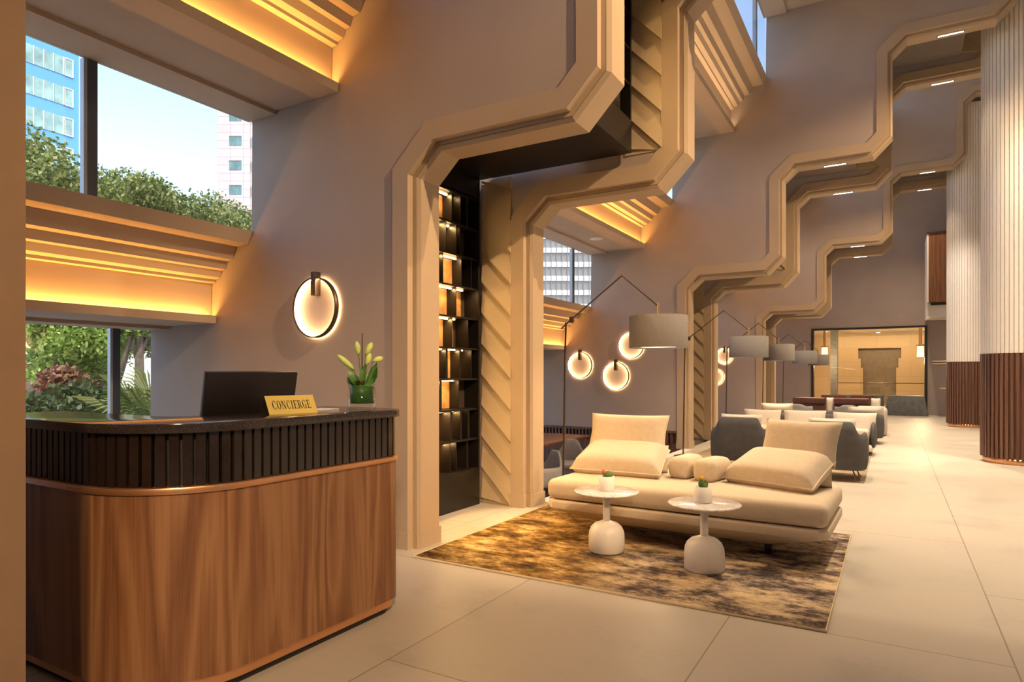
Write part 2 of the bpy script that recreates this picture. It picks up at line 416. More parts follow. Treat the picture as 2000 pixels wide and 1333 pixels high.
wlab = ['grey plaster wall carrying the large ring light behind the concierge desk', 'grey plaster wall beyond the bookcase niche with pleated edge',
        'grey plaster wall behind the beige sofa with three ring lights', 'grey plaster wall second past the sofa carrying two ring lights',
        'grey plaster wall far along the lobby beside the lounge', 'grey plaster wall farthest along the lobby before the end wall']
sp = stair_path()
for i, Y in enumerate(WALLS):
    right = offset_path(sp, .2)
    poly = facade_left()+right[::-1]
    poly = [(x, max(z, -.6)) for x, z in poly]
    # bottom vertex goes to floor level
    poly[-1] = (poly[-1][0], -.6)
    S(MB().prism(poly, Y+.02, Y+TH).build('wall_fin_%d' % (i+1), M['plaster']), wlab[i])
    sec = [(.21, Y), (.065, Y), (.065, Y+.06), (.034, Y+.06), (.034, Y+.075), (.03, Y+.075), (.03, Y+.062), (0, Y+.08), (0, Y+TH), (.21, Y+TH)]
    fr = sweep(sp, sec).build('trim_%d' % (i+1), M['frame'])
    S(fr, 'stepped taupe frame edging the %s wall, zigzagging up from floor to ceiling' % ['first', 'second', 'third', 'fourth', 'fifth', 'sixth'][i], 'trim')
    sec2 = [(s[0]+(.012 if s[0] > .1 else -.012), s[1]-(.012 if s[1] < Y+.2 else -.012)) for s in sec]
    sweep([(-3.03, 0), (-3.03, .125)], sec2).build('baseboard', M['frame'], fr)

# pleated panels on the second wall of each pair, and the lining between the pair
def pleats(x0, x1, z0, z1, Y, name, parent=None):
    mb = MB(); pitch = .31; amp = .032; sl = 1.05
    z = z0-.25
    while z < z1+.3:
        za0, za1 = z, z+pitch; d = sl*(x1-x0)
        def cl(v): return min(max(v, z0), z1)
        pts = [(x0, cl(za0)), (x0, cl(za1)), (x1, cl(za1-d)), (x1, cl(za0-d))]
        if pts[0][1] < pts[1][1] or pts[3][1] < pts[2][1]:
            # lower edge stands proud
            def dep(x, zz):
                t = (zz-(za0-(x-x0)/(x1-x0)*d))/pitch; return Y-.004-amp*(1-min(1, max(0, t)))
            f = [(p[0], dep(*p), p[1]) for p in pts]; bk = [(p[0], Y+.0, p[1]) for p in pts]
            mb.add(f+bk, [(0, 1, 2, 3), (7, 6, 5, 4), (0, 4, 5, 1), (1, 5, 6, 2), (2, 6, 7, 3), (3, 7, 4, 0)])
        z += pitch
    return mb.build(name, M['pleat'], parent)
for i, Y in enumerate(WALLS[1::2]):
    t = thing('pleated_panel', ['tan diagonally pleated panel beside the black bookcase', 'tan diagonally pleated panel behind the sofa, between third and fourth frames', 'tan diagonally pleated panel farthest down the lobby'][i], 'wall panel', (0, 0, 0))
    tag(t, kind='structure')
    for k in range(4):
        x0 = -3.57+1.51*k; zb = 0 if k == 0 else 3.24+1.66*(k-1)
        pleats(x0, x0+.335, zb, min(3.24+1.66*k, CEIL-.05), Y+.018, 'pleat_strip', t)
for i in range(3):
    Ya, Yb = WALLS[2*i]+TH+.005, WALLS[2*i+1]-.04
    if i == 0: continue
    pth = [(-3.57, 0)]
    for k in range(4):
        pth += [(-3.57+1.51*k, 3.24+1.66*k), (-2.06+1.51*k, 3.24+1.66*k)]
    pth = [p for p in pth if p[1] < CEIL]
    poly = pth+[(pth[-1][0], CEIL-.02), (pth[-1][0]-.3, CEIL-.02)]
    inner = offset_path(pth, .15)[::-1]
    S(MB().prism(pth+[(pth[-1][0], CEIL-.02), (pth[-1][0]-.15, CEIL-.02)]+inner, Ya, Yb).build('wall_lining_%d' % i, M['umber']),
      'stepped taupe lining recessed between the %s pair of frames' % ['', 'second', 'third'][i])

# facade ledges and windows, one bay at a time
BAYS = [(.966, 3.755), (5.785, 11.175), (13.305, 18.695), (20.725, 24.44), (-4.9, .55)]
def unit(k):
    ox, oz = FDX*k, FDZ*k
    p = [(-6.44, 1.735), (-6.09, 1.735), (-6.09, 1.765), (-5.36, 1.765), (-5.35, 1.835), (-5.37, 1.835), (-5.37, 1.79), (-5.43, 1.79), (-5.42, 2.135),
         (-5.365, 2.14), (-5.36, 2.165), (-5.30, 2.18), (-5.27, 2.24), (-5.225, 2.25), (-5.195, 2.32), (-5.12, 2.33), (-5.07, 2.44), (-4.91, 2.45), (-4.85, 2.555),
         (-4.95, 2.555), (-5.15, 2.50), (-5.6, 2.25), (-6.44, 1.95)]
    return [(a+ox, b_+oz) for a, b_ in p]
names = ['desk', 'sofa', 'far lounge', 'farthest', 'entrance']
lv = ['lowest', 'second', 'third', 'top']
wi = 0
for b_, (y0, y1) in enumerate(BAYS):
    for k in range(4):
        S(MB().prism(unit(k), y0, y1).build('trim_ledge_%d' % (b_*4+k+1), M['ledge']), '%s stepped ledge with cove lighting across the %s bay' % (lv[k], names[b_]), 'trim')
        # cove light lying in the slot
        if b_ < 2 or (b_ < 4 and k < 2):
            L = y1-y0-.1
            e = {0: 30, 1: 30, 2: 9, 3: 6}[k]*L/5.4
            light('cove_light', 'AREA', (-5.40+FDX*k, (y0+y1)/2, 1.797+FDZ*k), e*1.25, ORANGE if k < 2 else WARM, rot=(R(180), R(6), 0), size=.035, size_y=L)
    for k in range(5):
        zb = (-.6 if k == 0 else 2.555+FDZ*(k-1)); zt = 1.735+FDZ*k
        if k == 4: zt = CEIL
        gx = -6.40+FDX*k
        if zb > CEIL-.1: continue
        wi += 1
        t = thing('window_%d' % wi, '%s clear strip window of the %s bay in dark metal bars' % ((['ground level']+lv)[k], names[b_]), 'window', (0, 0, 0)); tag(t, kind='structure')
        box('pane', gx-.012, gx-.004, y0, y1, zb, zt, M['glass'], t)
        st = 2.44 if b_ == 0 and k == 1 else (3.43 if b_ == 0 and k == 0 else (10.45 if b_ == 1 else y0+1))
        ys = [st+j*3.0 for j in range(-3, 4)]
        for y in ys:
            if y0+.05 < y < y1-.05:
                box('mullion', gx-.07, gx-.02, y-.02, y+.045, zb, zt, M['mullion'], t)
                box('mullion_cover', gx-.075, gx-.025, y-.045, y-.021, zb, zt, M['mullion2'], t)
# roof above the top strip, ceiling, outer walls
S(box('ceiling', -.34, 7, -5, 24.6, CEIL, CEIL+.2, M['ceiling']), 'high pale ceiling above the lobby', 'ceiling')
S(box('wall_right', 7, 7.2, -5, 24.6, 0, CEIL, M['white_paint']), 'pale wall on the far right side of the lobby', 'wall')
S(box('wall_back', -6.6, 7, -5.2, -5, -.6, CEIL, M['plaster']), 'plaster wall at the entrance end of the lobby', 'wall')
S(box('floor', -3.1, 7, -5, 24.44, -.2, 0, M['floor']), 'large pale beige porcelain floor tiles', 'floor')
S(box('floor_concierge', -6.5, -3.1, -5, 5.5, -.3, -.001, M['floor']), 'pale tiled floor behind the concierge desk', 'floor')
S(box('floor_sunken', -6.5, -3.1, 5.79, 24.44, -.65, -.45, M['carpet']), 'dark carpeted sunken floor of the dining bays', 'floor')
S(box('trim_edge', -3.12, -2.99, 5.8, 11.14, -.02, .012, M['white_paint']), 'white edge strip where the floor drops to the sunken bay', 'trim')
# lone pier at the left
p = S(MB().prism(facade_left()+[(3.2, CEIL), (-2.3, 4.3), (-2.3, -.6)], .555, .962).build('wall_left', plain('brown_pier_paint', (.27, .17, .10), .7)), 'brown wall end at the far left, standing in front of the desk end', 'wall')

# end wall with the wide opening to the next lobby
YE = 24.45
pe = [(-6.6, -.6), (7.0, -.6), (7.0, CEIL), (-6.6, CEIL)]
mb = MB(); mb.box(-6.6, -2.43, YE, YE+.25, -.6, CEIL).box(.93, 7, YE, YE+.25, -.6, CEIL).box(-2.43, .93, YE, YE+.25, 2.85, CEIL).box(-2.43, .93, YE, YE+.25, -.6, .0)
S(mb.build('wall_end', M['plaster']), 'grey plaster end wall around the black framed opening', 'wall')
of = thing('trim_opening', 'black metal frame around the wide opening in the end wall', 'trim'); tag(of, kind='structure')
for nm, a in (('frame_head', (-2.43, .93, 2.79, 2.85)), ('frame_jamb', (-2.43, -2.36, 0, 2.79)), ('frame_jamb', (.86, .93, 0, 2.79))):
    box(nm, a[0], a[1], YE-.04, YE+.27, a[2], a[3], M['black_soft'], of)
box('glass_pane', -2.36, .86, YE+.10, YE+.11, .0, 2.79, M['glass'], of)
S(box('floor_foyer', -6, 5, YE+.25, 31, -.2, 0, M['stone']), 'polished beige floor of the foyer beyond the opening', 'floor')
S(box('ceiling_foyer', -6, 5, YE+.25, 31, 2.9, 3.1, M['white_paint']), 'white ceiling of the foyer beyond the opening', 'ceiling')
mb = MB()
nx = -.5
mb.box(-6, nx-.78, 31, 31.2, 0, 2.9).box(nx+.78, 5, 31, 31.2, 0, 2.9).box(nx-.78, nx+.78, 31, 31.2, 2.38, 2.9)
mb.box(nx-.78, nx-.68, 31, 31.2, 0, 1.95).box(nx+.68, nx+.78, 31, 31.2, 0, 1.95).box(nx-.68, nx-.60, 31, 31.2, 0, 1.56).box(nx+.60, nx+.68, 31, 31.2, 0, 1.56)
S(mb.build('wall_foyer', M['stone']), 'beige stone wall with a stepped doorway shape at the back of the foyer', 'wall')
S(box('wall_foyer_niche', nx-.8, nx+.8, 31.2, 31.3, 0, 2.5, M['stone_dark']), 'dark stone back of the stepped niche in the foyer wall', 'wall')
S(box('wall_foyer_left', -6.2, -6, YE+.25, 31.2, 0, 3.5, M['stone']), 'beige stone side wall of the foyer', 'wall')
S(box('wall_foyer_right', 5, 5.2, YE+.25, 31.2, 0, 3.5, M['stone']), 'beige stone right side wall of the foyer', 'wall')
S(box('trim_foyer_column', -1.98, -1.75, 26.3, 26.6, 0, 2.9, M['stone_grey']), 'slim grey stone pier in the foyer behind the glass', 'column')
for x, y in ((-2.2, 27), (1.0, 27.5), (-.5, 28.5), (-3.5, 29)):
    t = thing('downlight', 'round white downlight in the foyer ceiling, %s' % {-2.2: 'nearest the grey pier', 1.0: 'at the right of the room', -.5: 'in front of the stepped niche', -3.5: 'deep in the left corner'}[x], 'ceiling light', (x, y, 2.9), group='foyer downlights')
    MB().lathe([(.09, 0), (.09, -.012), (.07, -.012)], n=20).build('trim_ring', M['white_paint'], t, True)
    MB().lathe([(.0, -.010), (.07, -.010)], n=20).build('lens', M['led_white'], t)
    light('foyer_downlight', 'SPOT', (x, y, 2.87), 130, WARM, aim=(x, y, 0), spot=130, radius=.06)
light('foyer_wash', 'AREA', (nx, 29.9, 2.85), 60, WARM, rot=(R(25), 0, 0), size=4, size_y=.4)
def lantern(x, y, lab):
    t = thing('pendant_lantern', lab, 'light', (x, y, 2.9))
    MB().tube([(0, 0, 0), (0, 0, -.62)], .05, 10).build('stem', M['brass'], t)
    MB().lathe([(0, -.62), (.09, -.62), (.10, -1.02), (0, -1.02)], n=12).build('glass_shade', M['lantern'], t, True)
    MB().lathe([(.11, -.61), (.11, -.67), (.10, -.67)], n=12).build('collar', M['brass'], t)
    light('lantern_light', 'POINT', (x, y, 1.75), 80, WARM, radius=.1)
lantern(-2.08, 25.2, 'glowing brass lantern hanging at the left of the glass opening')
lantern(.78, 25.6, 'glowing brass lantern hanging at the right edge of the glass opening')
t = thing('rope_barrier', 'brass post and rail barrier across the foyer in front of the stepped niche', 'barrier', (0, 28.6, 0))
for x in (-2.0, 1.25):
    MB().lathe([(.16, 0), (.16, .03), (.05, .04), (.05, 1.0), (.07, 1.02), (0, 1.06)], (x, 0, 0), 16).build('post', M['brass'], t, True)
for z in (.95, .35): MB().tube([(-2.0, 0, z), (1.25, 0, z)], .014, 6).build('rail', M['bronze'], t)
# stone counter at the end wall
mb = MB(); mb.prism([(-.25, 0), (.93, 0), (.82, .62), (-.15, .62)], 23.55, 24.38)
t = tag(mb.build('stone_counter', M['stone_grey'], bevel=.01), 'low tapering grey stone counter at the foot of the glass opening', 'counter')
tag(box('stone_plinth', -1.5, -.27, 23.9, 24.38, 0, .62, M['stone_grey'], bevel=.01), 'long grey stone plinth left of the tapering counter', 'counter')
for z, x0 in ((1.70, 1.06), (1.62, 1.06), (.84, 1.25)):
    tag(box('wall_rail', x0, 2.2, YE-.045, YE-.001, z-.02, z+.02, M['brass'], bevel=.005),
        {1.70: 'upper brass rail of the close pair on the end wall beside the column', 1.62: 'lower brass rail of the close pair on the end wall', .84: 'single low brass rail on the end wall behind the column'}[z], 'rail')
# balcony box high at the end
t = thing('balcony', 'wood fronted balcony box jutting from the end wall beside the column', 'balcony', (0, 0, 0)); tag(t, kind='structure')
box('wood_front', .9, 4, 22.8, 22.86, 3.42, 5.45, M['panel_wood'], t)
box('side_panel', .86, .9, 22.8, 24.44, 3.42, 5.45, M['white_paint'], t)
box('top_rail', .85, 4, 22.78, 22.88, 5.45, 5.50, M['bronze'], t)
box('floor_slab', .86, 4, 22.9, 24.44, 3.0, 3.40, M['white_paint'], t)
box('shadow_gap', .95, 4, 22.83, 22.9, 3.34, 3.42, M['black_soft'], t)

# ------------------------------------------------------------------ columns
def column(cx, cy, lab, ztop):
    t = thing('fluted_column', lab, 'column', (cx, cy, 0)); r = .467; n = 46
    tag(t, kind='structure')
    def flute(r0, dep, nn, frac, n_seg=4):
        pts = []
        for i in range(nn):
            a = 2*PI*i/nn; da = 2*PI/nn
            for u, rr in ((0, r0), (frac, r0), (frac+.02, r0-dep), (.98, r0-dep)):
                aa = a+da*u; pts.append((rr*math.cos(aa), rr*math.sin(aa)))
        return pts
    MB().prism(flute(r, .028, n, .58), .085, 1.60, 'z').build('wood_slats', M['dark_wood'], t)
    MB().prism(flute(r-.012, .02, 52, .78), 1.60, ztop, 'z').build('white_fluted_cladding', M['white_paint'], t)
    MB().lathe([(0, 0), (r-.03, 0), (r-.03, .085), (0, .085)], n=64).build('copper_base', M['copper'], t, True, 0)
column(1.59, 11.98, 'round column wood slatted below and white fluted above, nearest on the right', 7.85)
column(1.60, 19.50, 'round column wood slatted below and white fluted above, farther one behind', 7.85)

# ------------------------------------------------------------------ soffit lights and added unseen ceiling lights and spots
sl_n = 0
ordn = ['third', 'fourth', 'fifth', 'sixth']
for wi_, Y in enumerate(WALLS[2:]):
    for k in (1, 2):
        x = -2.3+1.51*k; z = 2.93+1.66*k
        t = thing('linear_downlight', 'thin lit %s slot light under the %s frame of the zigzag, %s step' % ('linear', ordn[wi_], 'middle' if k == 1 else 'upper'), 'ceiling light', (x, Y+.2, z), group='slot lights under the zigzag frames')
        box('trim_ring', -.17, .17, -.025, .025, -.006, -.0005, M['bronze'], t)
        box('lens', -.155, .155, -.013, .013, -.009, -.006, M['led_white'], t)
        light('slot_light', 'SPOT', (x, Y+.2, z-.03), 75, WARM2, aim=(x, Y+.2, 0), spot=75, blend=.8, radius=.05)
t = thing('ceiling_speaker', 'small round white ceiling speaker in the soffit of the sofa bay', 'speaker', (-4.25, 10.0, 3.55))
MB().lathe([(0, -.012), (.10, -.012), (.115, -.006), (.115, 0)], n=24).build('grille', M['white_gloss'], t, True)
for i, (x, y, e, rad) in enumerate([(-.6, 1.2, 150, 1), (-1.0, 4.4, 320, 1), (.9, 4.0, 380, 1), (.6, 8.0, 420, 1), (-1.0, 8.6, 260, 1), (2.6, 9.5, 360, 1), (-.9, 16.0, 260, 1), (.5, 14.6, 420, 1), (2.8, 15.2, 300, 1), (.2, 21.6, 300, 1), (-1.5, -2, 70, 1), (1.6, .5, 300, 1)]):
    zc = CEIL  # downlights out of view, added to warm and brighten the lobby
    t = thing('downlight', 'added out-of-view downlight in the high lobby ceiling above the ' + ['desk front', 'side tables', 'floor right of the rug', 'floor right of the armchairs', 'armchairs', 'nearer fluted column', 'oxblood benches', 'floor right of the farther sofa', 'farther fluted column', 'stone counter', 'entrance floor left of the camera', 'entrance floor right of the pier'][i], 'ceiling light', (x, y, zc))
    if x < -.3:  # hangs below the highest ledge soffit that covers this spot
        for k in range(4):
            if x < -5.36+FDX*k: zc = 1.765+FDZ*k; break
        t.location.z = zc
    MB().lathe([(.10, 0), (.10, -.015), (.08, -.015)], n=20).build('trim_ring', M['white_paint'], t, True)
    MB().lathe([(.0, -.012), (.08, -.012)], n=20).build('lens', M['led_white'], t)
    light('added_downlight', 'SPOT', (x, y, zc-.05), e*4.2*(zc/8.9)**1.2, WARM2, aim=(x, y, 0), spot=78, blend=.9, radius=.12)

for i, (x, y, z, ax, ay, az, e, ang, lab) in enumerate([  # unseen spots added to light the frames, bookcase, columns and desk
    (4.2, 2.2, 6.6, -3.0, 4.6, 1.6, 2100, 34, 'aimed at the black bookcase'), (4.4, 5.0, 6.8, -2.6, 5.5, 3.2, 1500, 40, 'aimed at the second frame'),
    (4.4, 9.0, 6.8, -2.6, 12.5, 2.2, 1500, 36, 'aimed at the fourth frame'), (4.4, 14.5, 6.8, -2.6, 20.0, 2.2, 1300, 34, 'aimed at the sixth frame'),
    (3.5, 7.5, 6.6, 1.5, 12.0, 2.6, 700, 40, 'aimed at the nearer fluted column'), (-.4, 15.2, 5.6, 1.5, 19.4, 2.8, 600, 40, 'aimed at the farther fluted column'),
    (3.5, -4.0, 5.6, -2.3, 2.3, .8, 2100, 26, 'aimed at the concierge desk'), (4.0, -1.0, 6.0, -2.2, 3.6, 3.2, 260, 60, 'aimed at the first frame')]):
    t = thing('fill_spot', 'added out-of-view spotlight high in the lobby, ' + lab, 'fill_spot', (x, y, z))
    dv = Vector((ax-x, ay-y, az-z)).normalized(); q = dv.to_track_quat('Z', 'Y').to_matrix().to_4x4()
    MB().lathe([(0, -.12), (.06, -.12), (.06, .06), (.05, .06), (.05, .03), (0, .03)], n=20).build('head', M['white_gloss'], t, True, Mx=q)
    MB().tube([(0, 0, 0), (0, 0, CEIL-z)], .012, 8).build('drop_rod', M['white_gloss'], t)
    light('fill_spot_beam', 'SPOT', tuple(Vector((x, y, z))+dv*.07), e, (1, .66, .36) if 'column' not in lab else (1, .80, .62), aim=(ax, ay, az), spot=ang, blend=.8, radius=.4 if 'desk' in lab else .06)

# ------------------------------------------------------------------ bookcase in the first niche
BY0, BY1 = WALLS[0]+TH+.01, WALLS[1]-.045
bc = thing('bookcase', 'tall black bookcase with warm lit cells set in the first niche', 'bookcase', (0, 0, 0))
bx = -3.57
box('back_panel', bx-.19, bx-.17, BY0, BY1, .36, 3.05, M['bronze_panel'], bc)
box('plinth', bx-.34, bx, BY0, BY1, 0, .36, M['black'], bc, bevel=.003)
box('side_panel', bx-.32, bx, BY1-.025, BY1, .36, 3.24, M['black'], bc)
box('side_panel', bx-.32, bx, BY0, BY0+.025, .36, 3.24, M['black'], bc)
# the stepped black lining: soffit and riser
mb = MB(); mb.prism([(bx-.32, 3.05), (bx, 3.05), (bx, 3.24), (-1.98, 3.24), (-1.98, 3.52), (-2.3, 3.52), (-2.3, 3.30), (bx-.32, 3.30)], BY0, BY1)
mb.build('soffit_panel', M['black'], bc)
rnd = random.Random(7)
woodback = plain('amber_wood_back', (.48, .26, .09), .55, var=.25, scale=14)
def cells(x, z0, rows, pitch, y0, y1, n0=0):
    for r_ in range(rows+1):
        z = z0+pitch*r_
        s_ = box('shelf', x-.168, x-.01, y0, y1, z-.012, z+.006, M['black'], bc)
        if r_ < rows:
            ys = []; y = y0+.05+rnd.random()*.12
            while y < y1-.08: ys.append(y); y += rnd.choice([.10, .16, .22, .3, .13])
            for y in ys:
                wd = rnd.choice([.008, .008, .03])
                box('divider', x-.165, x-rnd.choice([.02, .05]), y, y+wd, z+.006, z+pitch-.012, M['black'], bc)
            yl = y0+.98+rnd.random()*.24
            box('wood_back', x-.169, x-.160, y0+.02, min(yl+.05, y1-.03), z+.01, z+pitch-.02, woodback, bc)
            box('light_strip', x-.12, x-.10, y0+.03, yl, z+pitch-.022, z+pitch-.013, M['led'], bc)
            light('shelf_light', 'AREA', (x-.09, (y0+yl)/2, z+pitch-.03), 5.5, (1, .60, .22), rot=(0, R(-25), 0), size=.03, size_y=yl-y0-.05)
cells(bx, .365, 9, .296, BY0+.026, BY1-.026)
cells(-1.98, 3.53, 4, .31, BY0+.01, BY1-.01)
box('back_panel', -2.16, -2.15, BY0, BY1, 3.5, 4.86, M['bronze_panel'], bc)
box('side_panel', -2.29, -1.98, BY1-.025, BY1, 3.52, 4.86, M['black'], bc)
box('top_panel', -2.3, -.45, BY0, BY1, 4.90, 4.95, M['black'], bc)
for x_ in (): pass
S(box('wall_niche_1', bx-.55, bx-.345, BY0, BY1, 0, 3.3, M['plaster']), 'wall hidden behind the black bookcase', 'wall')
S(box('wall_niche_2', -2.55, -2.32, BY0, BY1, 3.3, 5.2, M['plaster']), 'wall hidden behind the upper bookcase', 'wall')
S(box('wall_niche_3', -2.3, -.5, BY0, BY1, 4.96, 5.2, M['plaster']), 'slab hidden above the upper bookcase', 'wall')
S(box('wall_niche_4', -.7, -.5, BY0, BY1, 5.2, CEIL-.02, M['plaster']), 'wall high above the bookcase between the frames', 'wall')

# ------------------------------------------------------------------ concierge desk
def arc(cx, cy, r, a0, a1, n=10): return [(cx+r*math.cos(R(a0+(a1-a0)*i/n)), cy+r*math.sin(R(a0+(a1-a0)*i/n))) for i in range(n+1)]
def outer(o=0): return [(-3.75, 1.36-o)]+arc(-2.76, 1.79, .43+o, -90, 0, 24)+arc(-2.46, 2.67, .13+o, 0, 90, 8)
def foot(o=0, i=0):
    return outer(o)+[(-2.92-i, 2.80+o), (-2.92-i, 2.50-i), (-2.74-i, 2.50-i)]+arc(-2.90, 1.88, .16-i, 0, -90, 8)+[(-3.75, 1.72+i)]
dk = thing('concierge_desk', 'large curved walnut concierge desk with black slatted band and copper lines', 'desk', (0, 0, 0))
MB().prism(foot(0), .085, .828, 'z').build('wood_body', M['walnut'], dk, 'auto')
MB().prism(foot(-.018), .04, .085, 'z').build('copper_skirting', M['copper'], dk, 'auto')
MB().prism(foot(-.05), 0, .04, 'z').build('plinth', M['black_soft'], dk)
MB().prism(foot(.012), .828, .856, 'z').build('copper_band', M['copper'], dk, bevel=.006)
MB().prism(foot(-.04), .856, 1.068, 'z').build('band_core', M['black_soft'], dk)
MB().prism(foot(.02, .02), 1.068, 1.107, 'z').build('granite_top', M['granite'], dk, bevel=.004)
po = outer(-.018); seg = [0]
for a, b_ in zip(po, po[1:]): seg.append(seg[-1]+math.dist(a, b_))
def along(s_):
    for i in range(len(po)-1):
        if s_ <= seg[i+1]:
            t_ = (s_-seg[i])/(seg[i+1]-seg[i]); a, b_ = po[i], po[i+1]
            return (a[0]+(b_[0]-a[0])*t_, a[1]+(b_[1]-a[1])*t_), math.atan2(b_[1]-a[1], b_[0]-a[0])
    return po[-1], PI
mb = MB(); s_ = .02
while s_ < seg[-1]-.03:
    (x, y), a = along(s_+.0175)
    mb.box(-.0175, .0175, -.012, .010, .857, 1.067, Matrix.Translation((x, y, 0)) @ Matrix.Rotation(a, 4, 'Z')); s_ += .047
mb.build('slat_band', plain('gloss_slats', (.02, .012, .010), .16, var=.3, scale=6), dk)
# lower work top behind the ledge
MB().prism([(-3.75, 1.725), (-2.93, 1.725), (-2.78, 1.9), (-2.78, 2.49), (-2.95, 2.49), (-3.1, 2.4), (-3.1, 2.1), (-3.75, 2.1)], .72, .75, 'z').build('work_top', M['walnut'], dk)

# monitor
mo = thing('monitor', 'black computer monitor seen from behind on the concierge desk', 'monitor', (-2.86, 2.20, .75), R(-7))
Mx = Matrix.Translation((0, 0, .40)) @ Matrix.Rotation(R(12), 4, 'Y')
MB().box(-.02, .015, -.25, .25, -.16, .165).build('screen_housing', M['screen'], mo, bevel=.004, Mx=Mx)
box('stand', -.035, -.01, -.03, .03, .01, .36, M['screen'], mo)
box('base_plate', -.12, .06, -.11, .11, 0, .012, M['screen'], mo, bevel=.003)

# sign
sg = thing('desk_sign', 'gold tent sign reading CONCIERGE on the black counter', 'sign', (-2.545, 2.18, 1.107), R(79))
# local x along the sign, y away from the visitor
W = .128; Hh = .088; D = .05
mb = MB(); tk = .003
mb.prism([(-D, 0), (0, Hh), (D, 0), (D-tk*1.6, 0), (0, Hh-tk*2), (-D+tk*1.6, 0)], -W, W, 'x')
so = mb.build('card', M['black_soft'], sg)
n_ = Vector((0, -Hh, D)).normalized()
slope = math.hypot(D, Hh)
Mf = Matrix(((1, 0, 0, 0), (0, D/slope, -Hh/slope, -D), (0, Hh/slope, D/slope, 0), (0, 0, 0, 1)))   # x,y on the face; z out of it
MB().box(-W, W, 0, slope, .0002, .0012).build('gold_face', M['sign'], sg, Mx=Mf)
MB().box(-W-.004, -W, -.0, .0, 0, 0)
def letters(word, hgt, cw, mb, z=.0022, z0=.0012):
    def st(pts, x, s_):   # polygon prism
        n = len(pts); mb.add([(x+p[0]*cw, s_+p[1]*hgt, z0) for p in pts]+[(x+p[0]*cw, s_+p[1]*hgt, z) for p in pts],
            [tuple(range(n)), tuple(range(2*n-1, n-1, -1))]+[(i, i+n, (i+1) % n+n, (i+1) % n) for i in range(n)])
    def rect(a, b_, c, d): return [(a, b_), (c, b_), (c, d), (a, d)]
    def stem(x, a, sx, y): st(rect(a-.10, 0, a+.10, 1), sx, y)
    def serif(a, yy, sx, y, wd=.2): st(rect(a-wd, yy, a+wd, yy+.05), sx, y)
    def ring(sx, y, a0, a1, n=22, cx=.5, rx=.44):
        for i in range(n):
            t0, t1 = R(a0+(a1-a0)*i/n), R(a0+(a1-a0)*(i+1)/n)
            def P(t, k):
                th_ = .055+.16*abs(math.cos(t))**1.3
                return (cx+(rx-(th_ if k else 0))*math.cos(t), .5+(.53-(.055 if k else 0))*math.sin(t))
            st([P(t0, 0), P(t1, 0), P(t1, 1), P(t0, 1)], sx, y)
    wds = {'C': .95, 'O': 1.0, 'N': 1.05, 'I': .5, 'E': .88, 'R': .98, 'G': 1.02}
    tot = sum(wds[c]+.10 for c in word)*cw; x = -tot/2; y = 0
    for c in word:
        if c == 'O': ring(x, y, 0, 360, 32)
        elif c in 'CG':
            ring(x, y, 48, 312, 24)
            st(rect(.76, .68, .82, 1.0), x, y)
            if c == 'C': st(rect(.77, .05, .82, .28), x, y)
            else: st(rect(.66, .02, .84, .44), x, y); st(rect(.54, .40, .96, .45), x, y)
        elif c == 'N':
            st(rect(.14, 0, .20, 1), x, y); st(rect(.80, 0, .86, 1), x, y); st([(.12, 1), (.34, 1), (.88, 0), (.72, 0)], x, y)
            serif(.17, 0, x, y, .16); serif(.83, .95, x, y, .16); serif(.14, .95, x, y, .12)
        elif c == 'I': stem(x, .25, x, y); serif(.25, 0, x, y); serif(.25, .95, x, y)
        elif c in 'ER':
            st(rect(.14, 0, .34, 1), x, y); serif(.22, 0, x, y, .2); serif(.2, .95, x, y, .18)
            if c == 'E':
                st(rect(.3, .95, .80, 1), x, y); st(rect(.3, 0, .84, .05), x, y); st(rect(.3, .48, .64, .53), x, y)
                st(rect(.75, .76, .80, 1), x, y); st(rect(.79, 0, .84, .26), x, y); st(rect(.60, .38, .64, .64), x, y)
            else:
                for i in range(12):
                    t0, t1 = R(-90+180*i/12), R(-90+180*(i+1)/12)
                    def P(t, k):
                        th_ = .05+.13*math.cos(t)**1.3 if math.cos(t) > 0 else .05
                        return (.46+(.36-(th_ if k else 0))*math.cos(t), .74+(.26-(.05 if k else 0))*math.sin(t))
                    st([P(t0, 0), P(t1, 0), P(t1, 1), P(t0, 1)], x, y)
                st(rect(.3, .95, .48, 1), x, y); st(rect(.3, .48, .48, .53), x, y); st([(.42, .5), (.62, .5), (.98, 0), (.76, 0)], x, y)
        x += (wds[c]+.10)*cw
mb = MB(); letters('CONCIERGE', .045, .0225, mb)
mb.v = [(a, b_+.028, c) for a, b_, c in mb.v]
mb.build('lettering', M['ink'], sg, Mx=Mf)
tag(box('paper_sheet', -.06, .06, -.15, .15, 0, .004, M['paper']), 'sheet of white paper lying on the counter behind the gold sign', 'paper')
ps = bpy.data.objects['paper_sheet']; ps.location = (-2.66, 2.43, 1.1075); ps.rotation_euler = (0, 0, R(8))

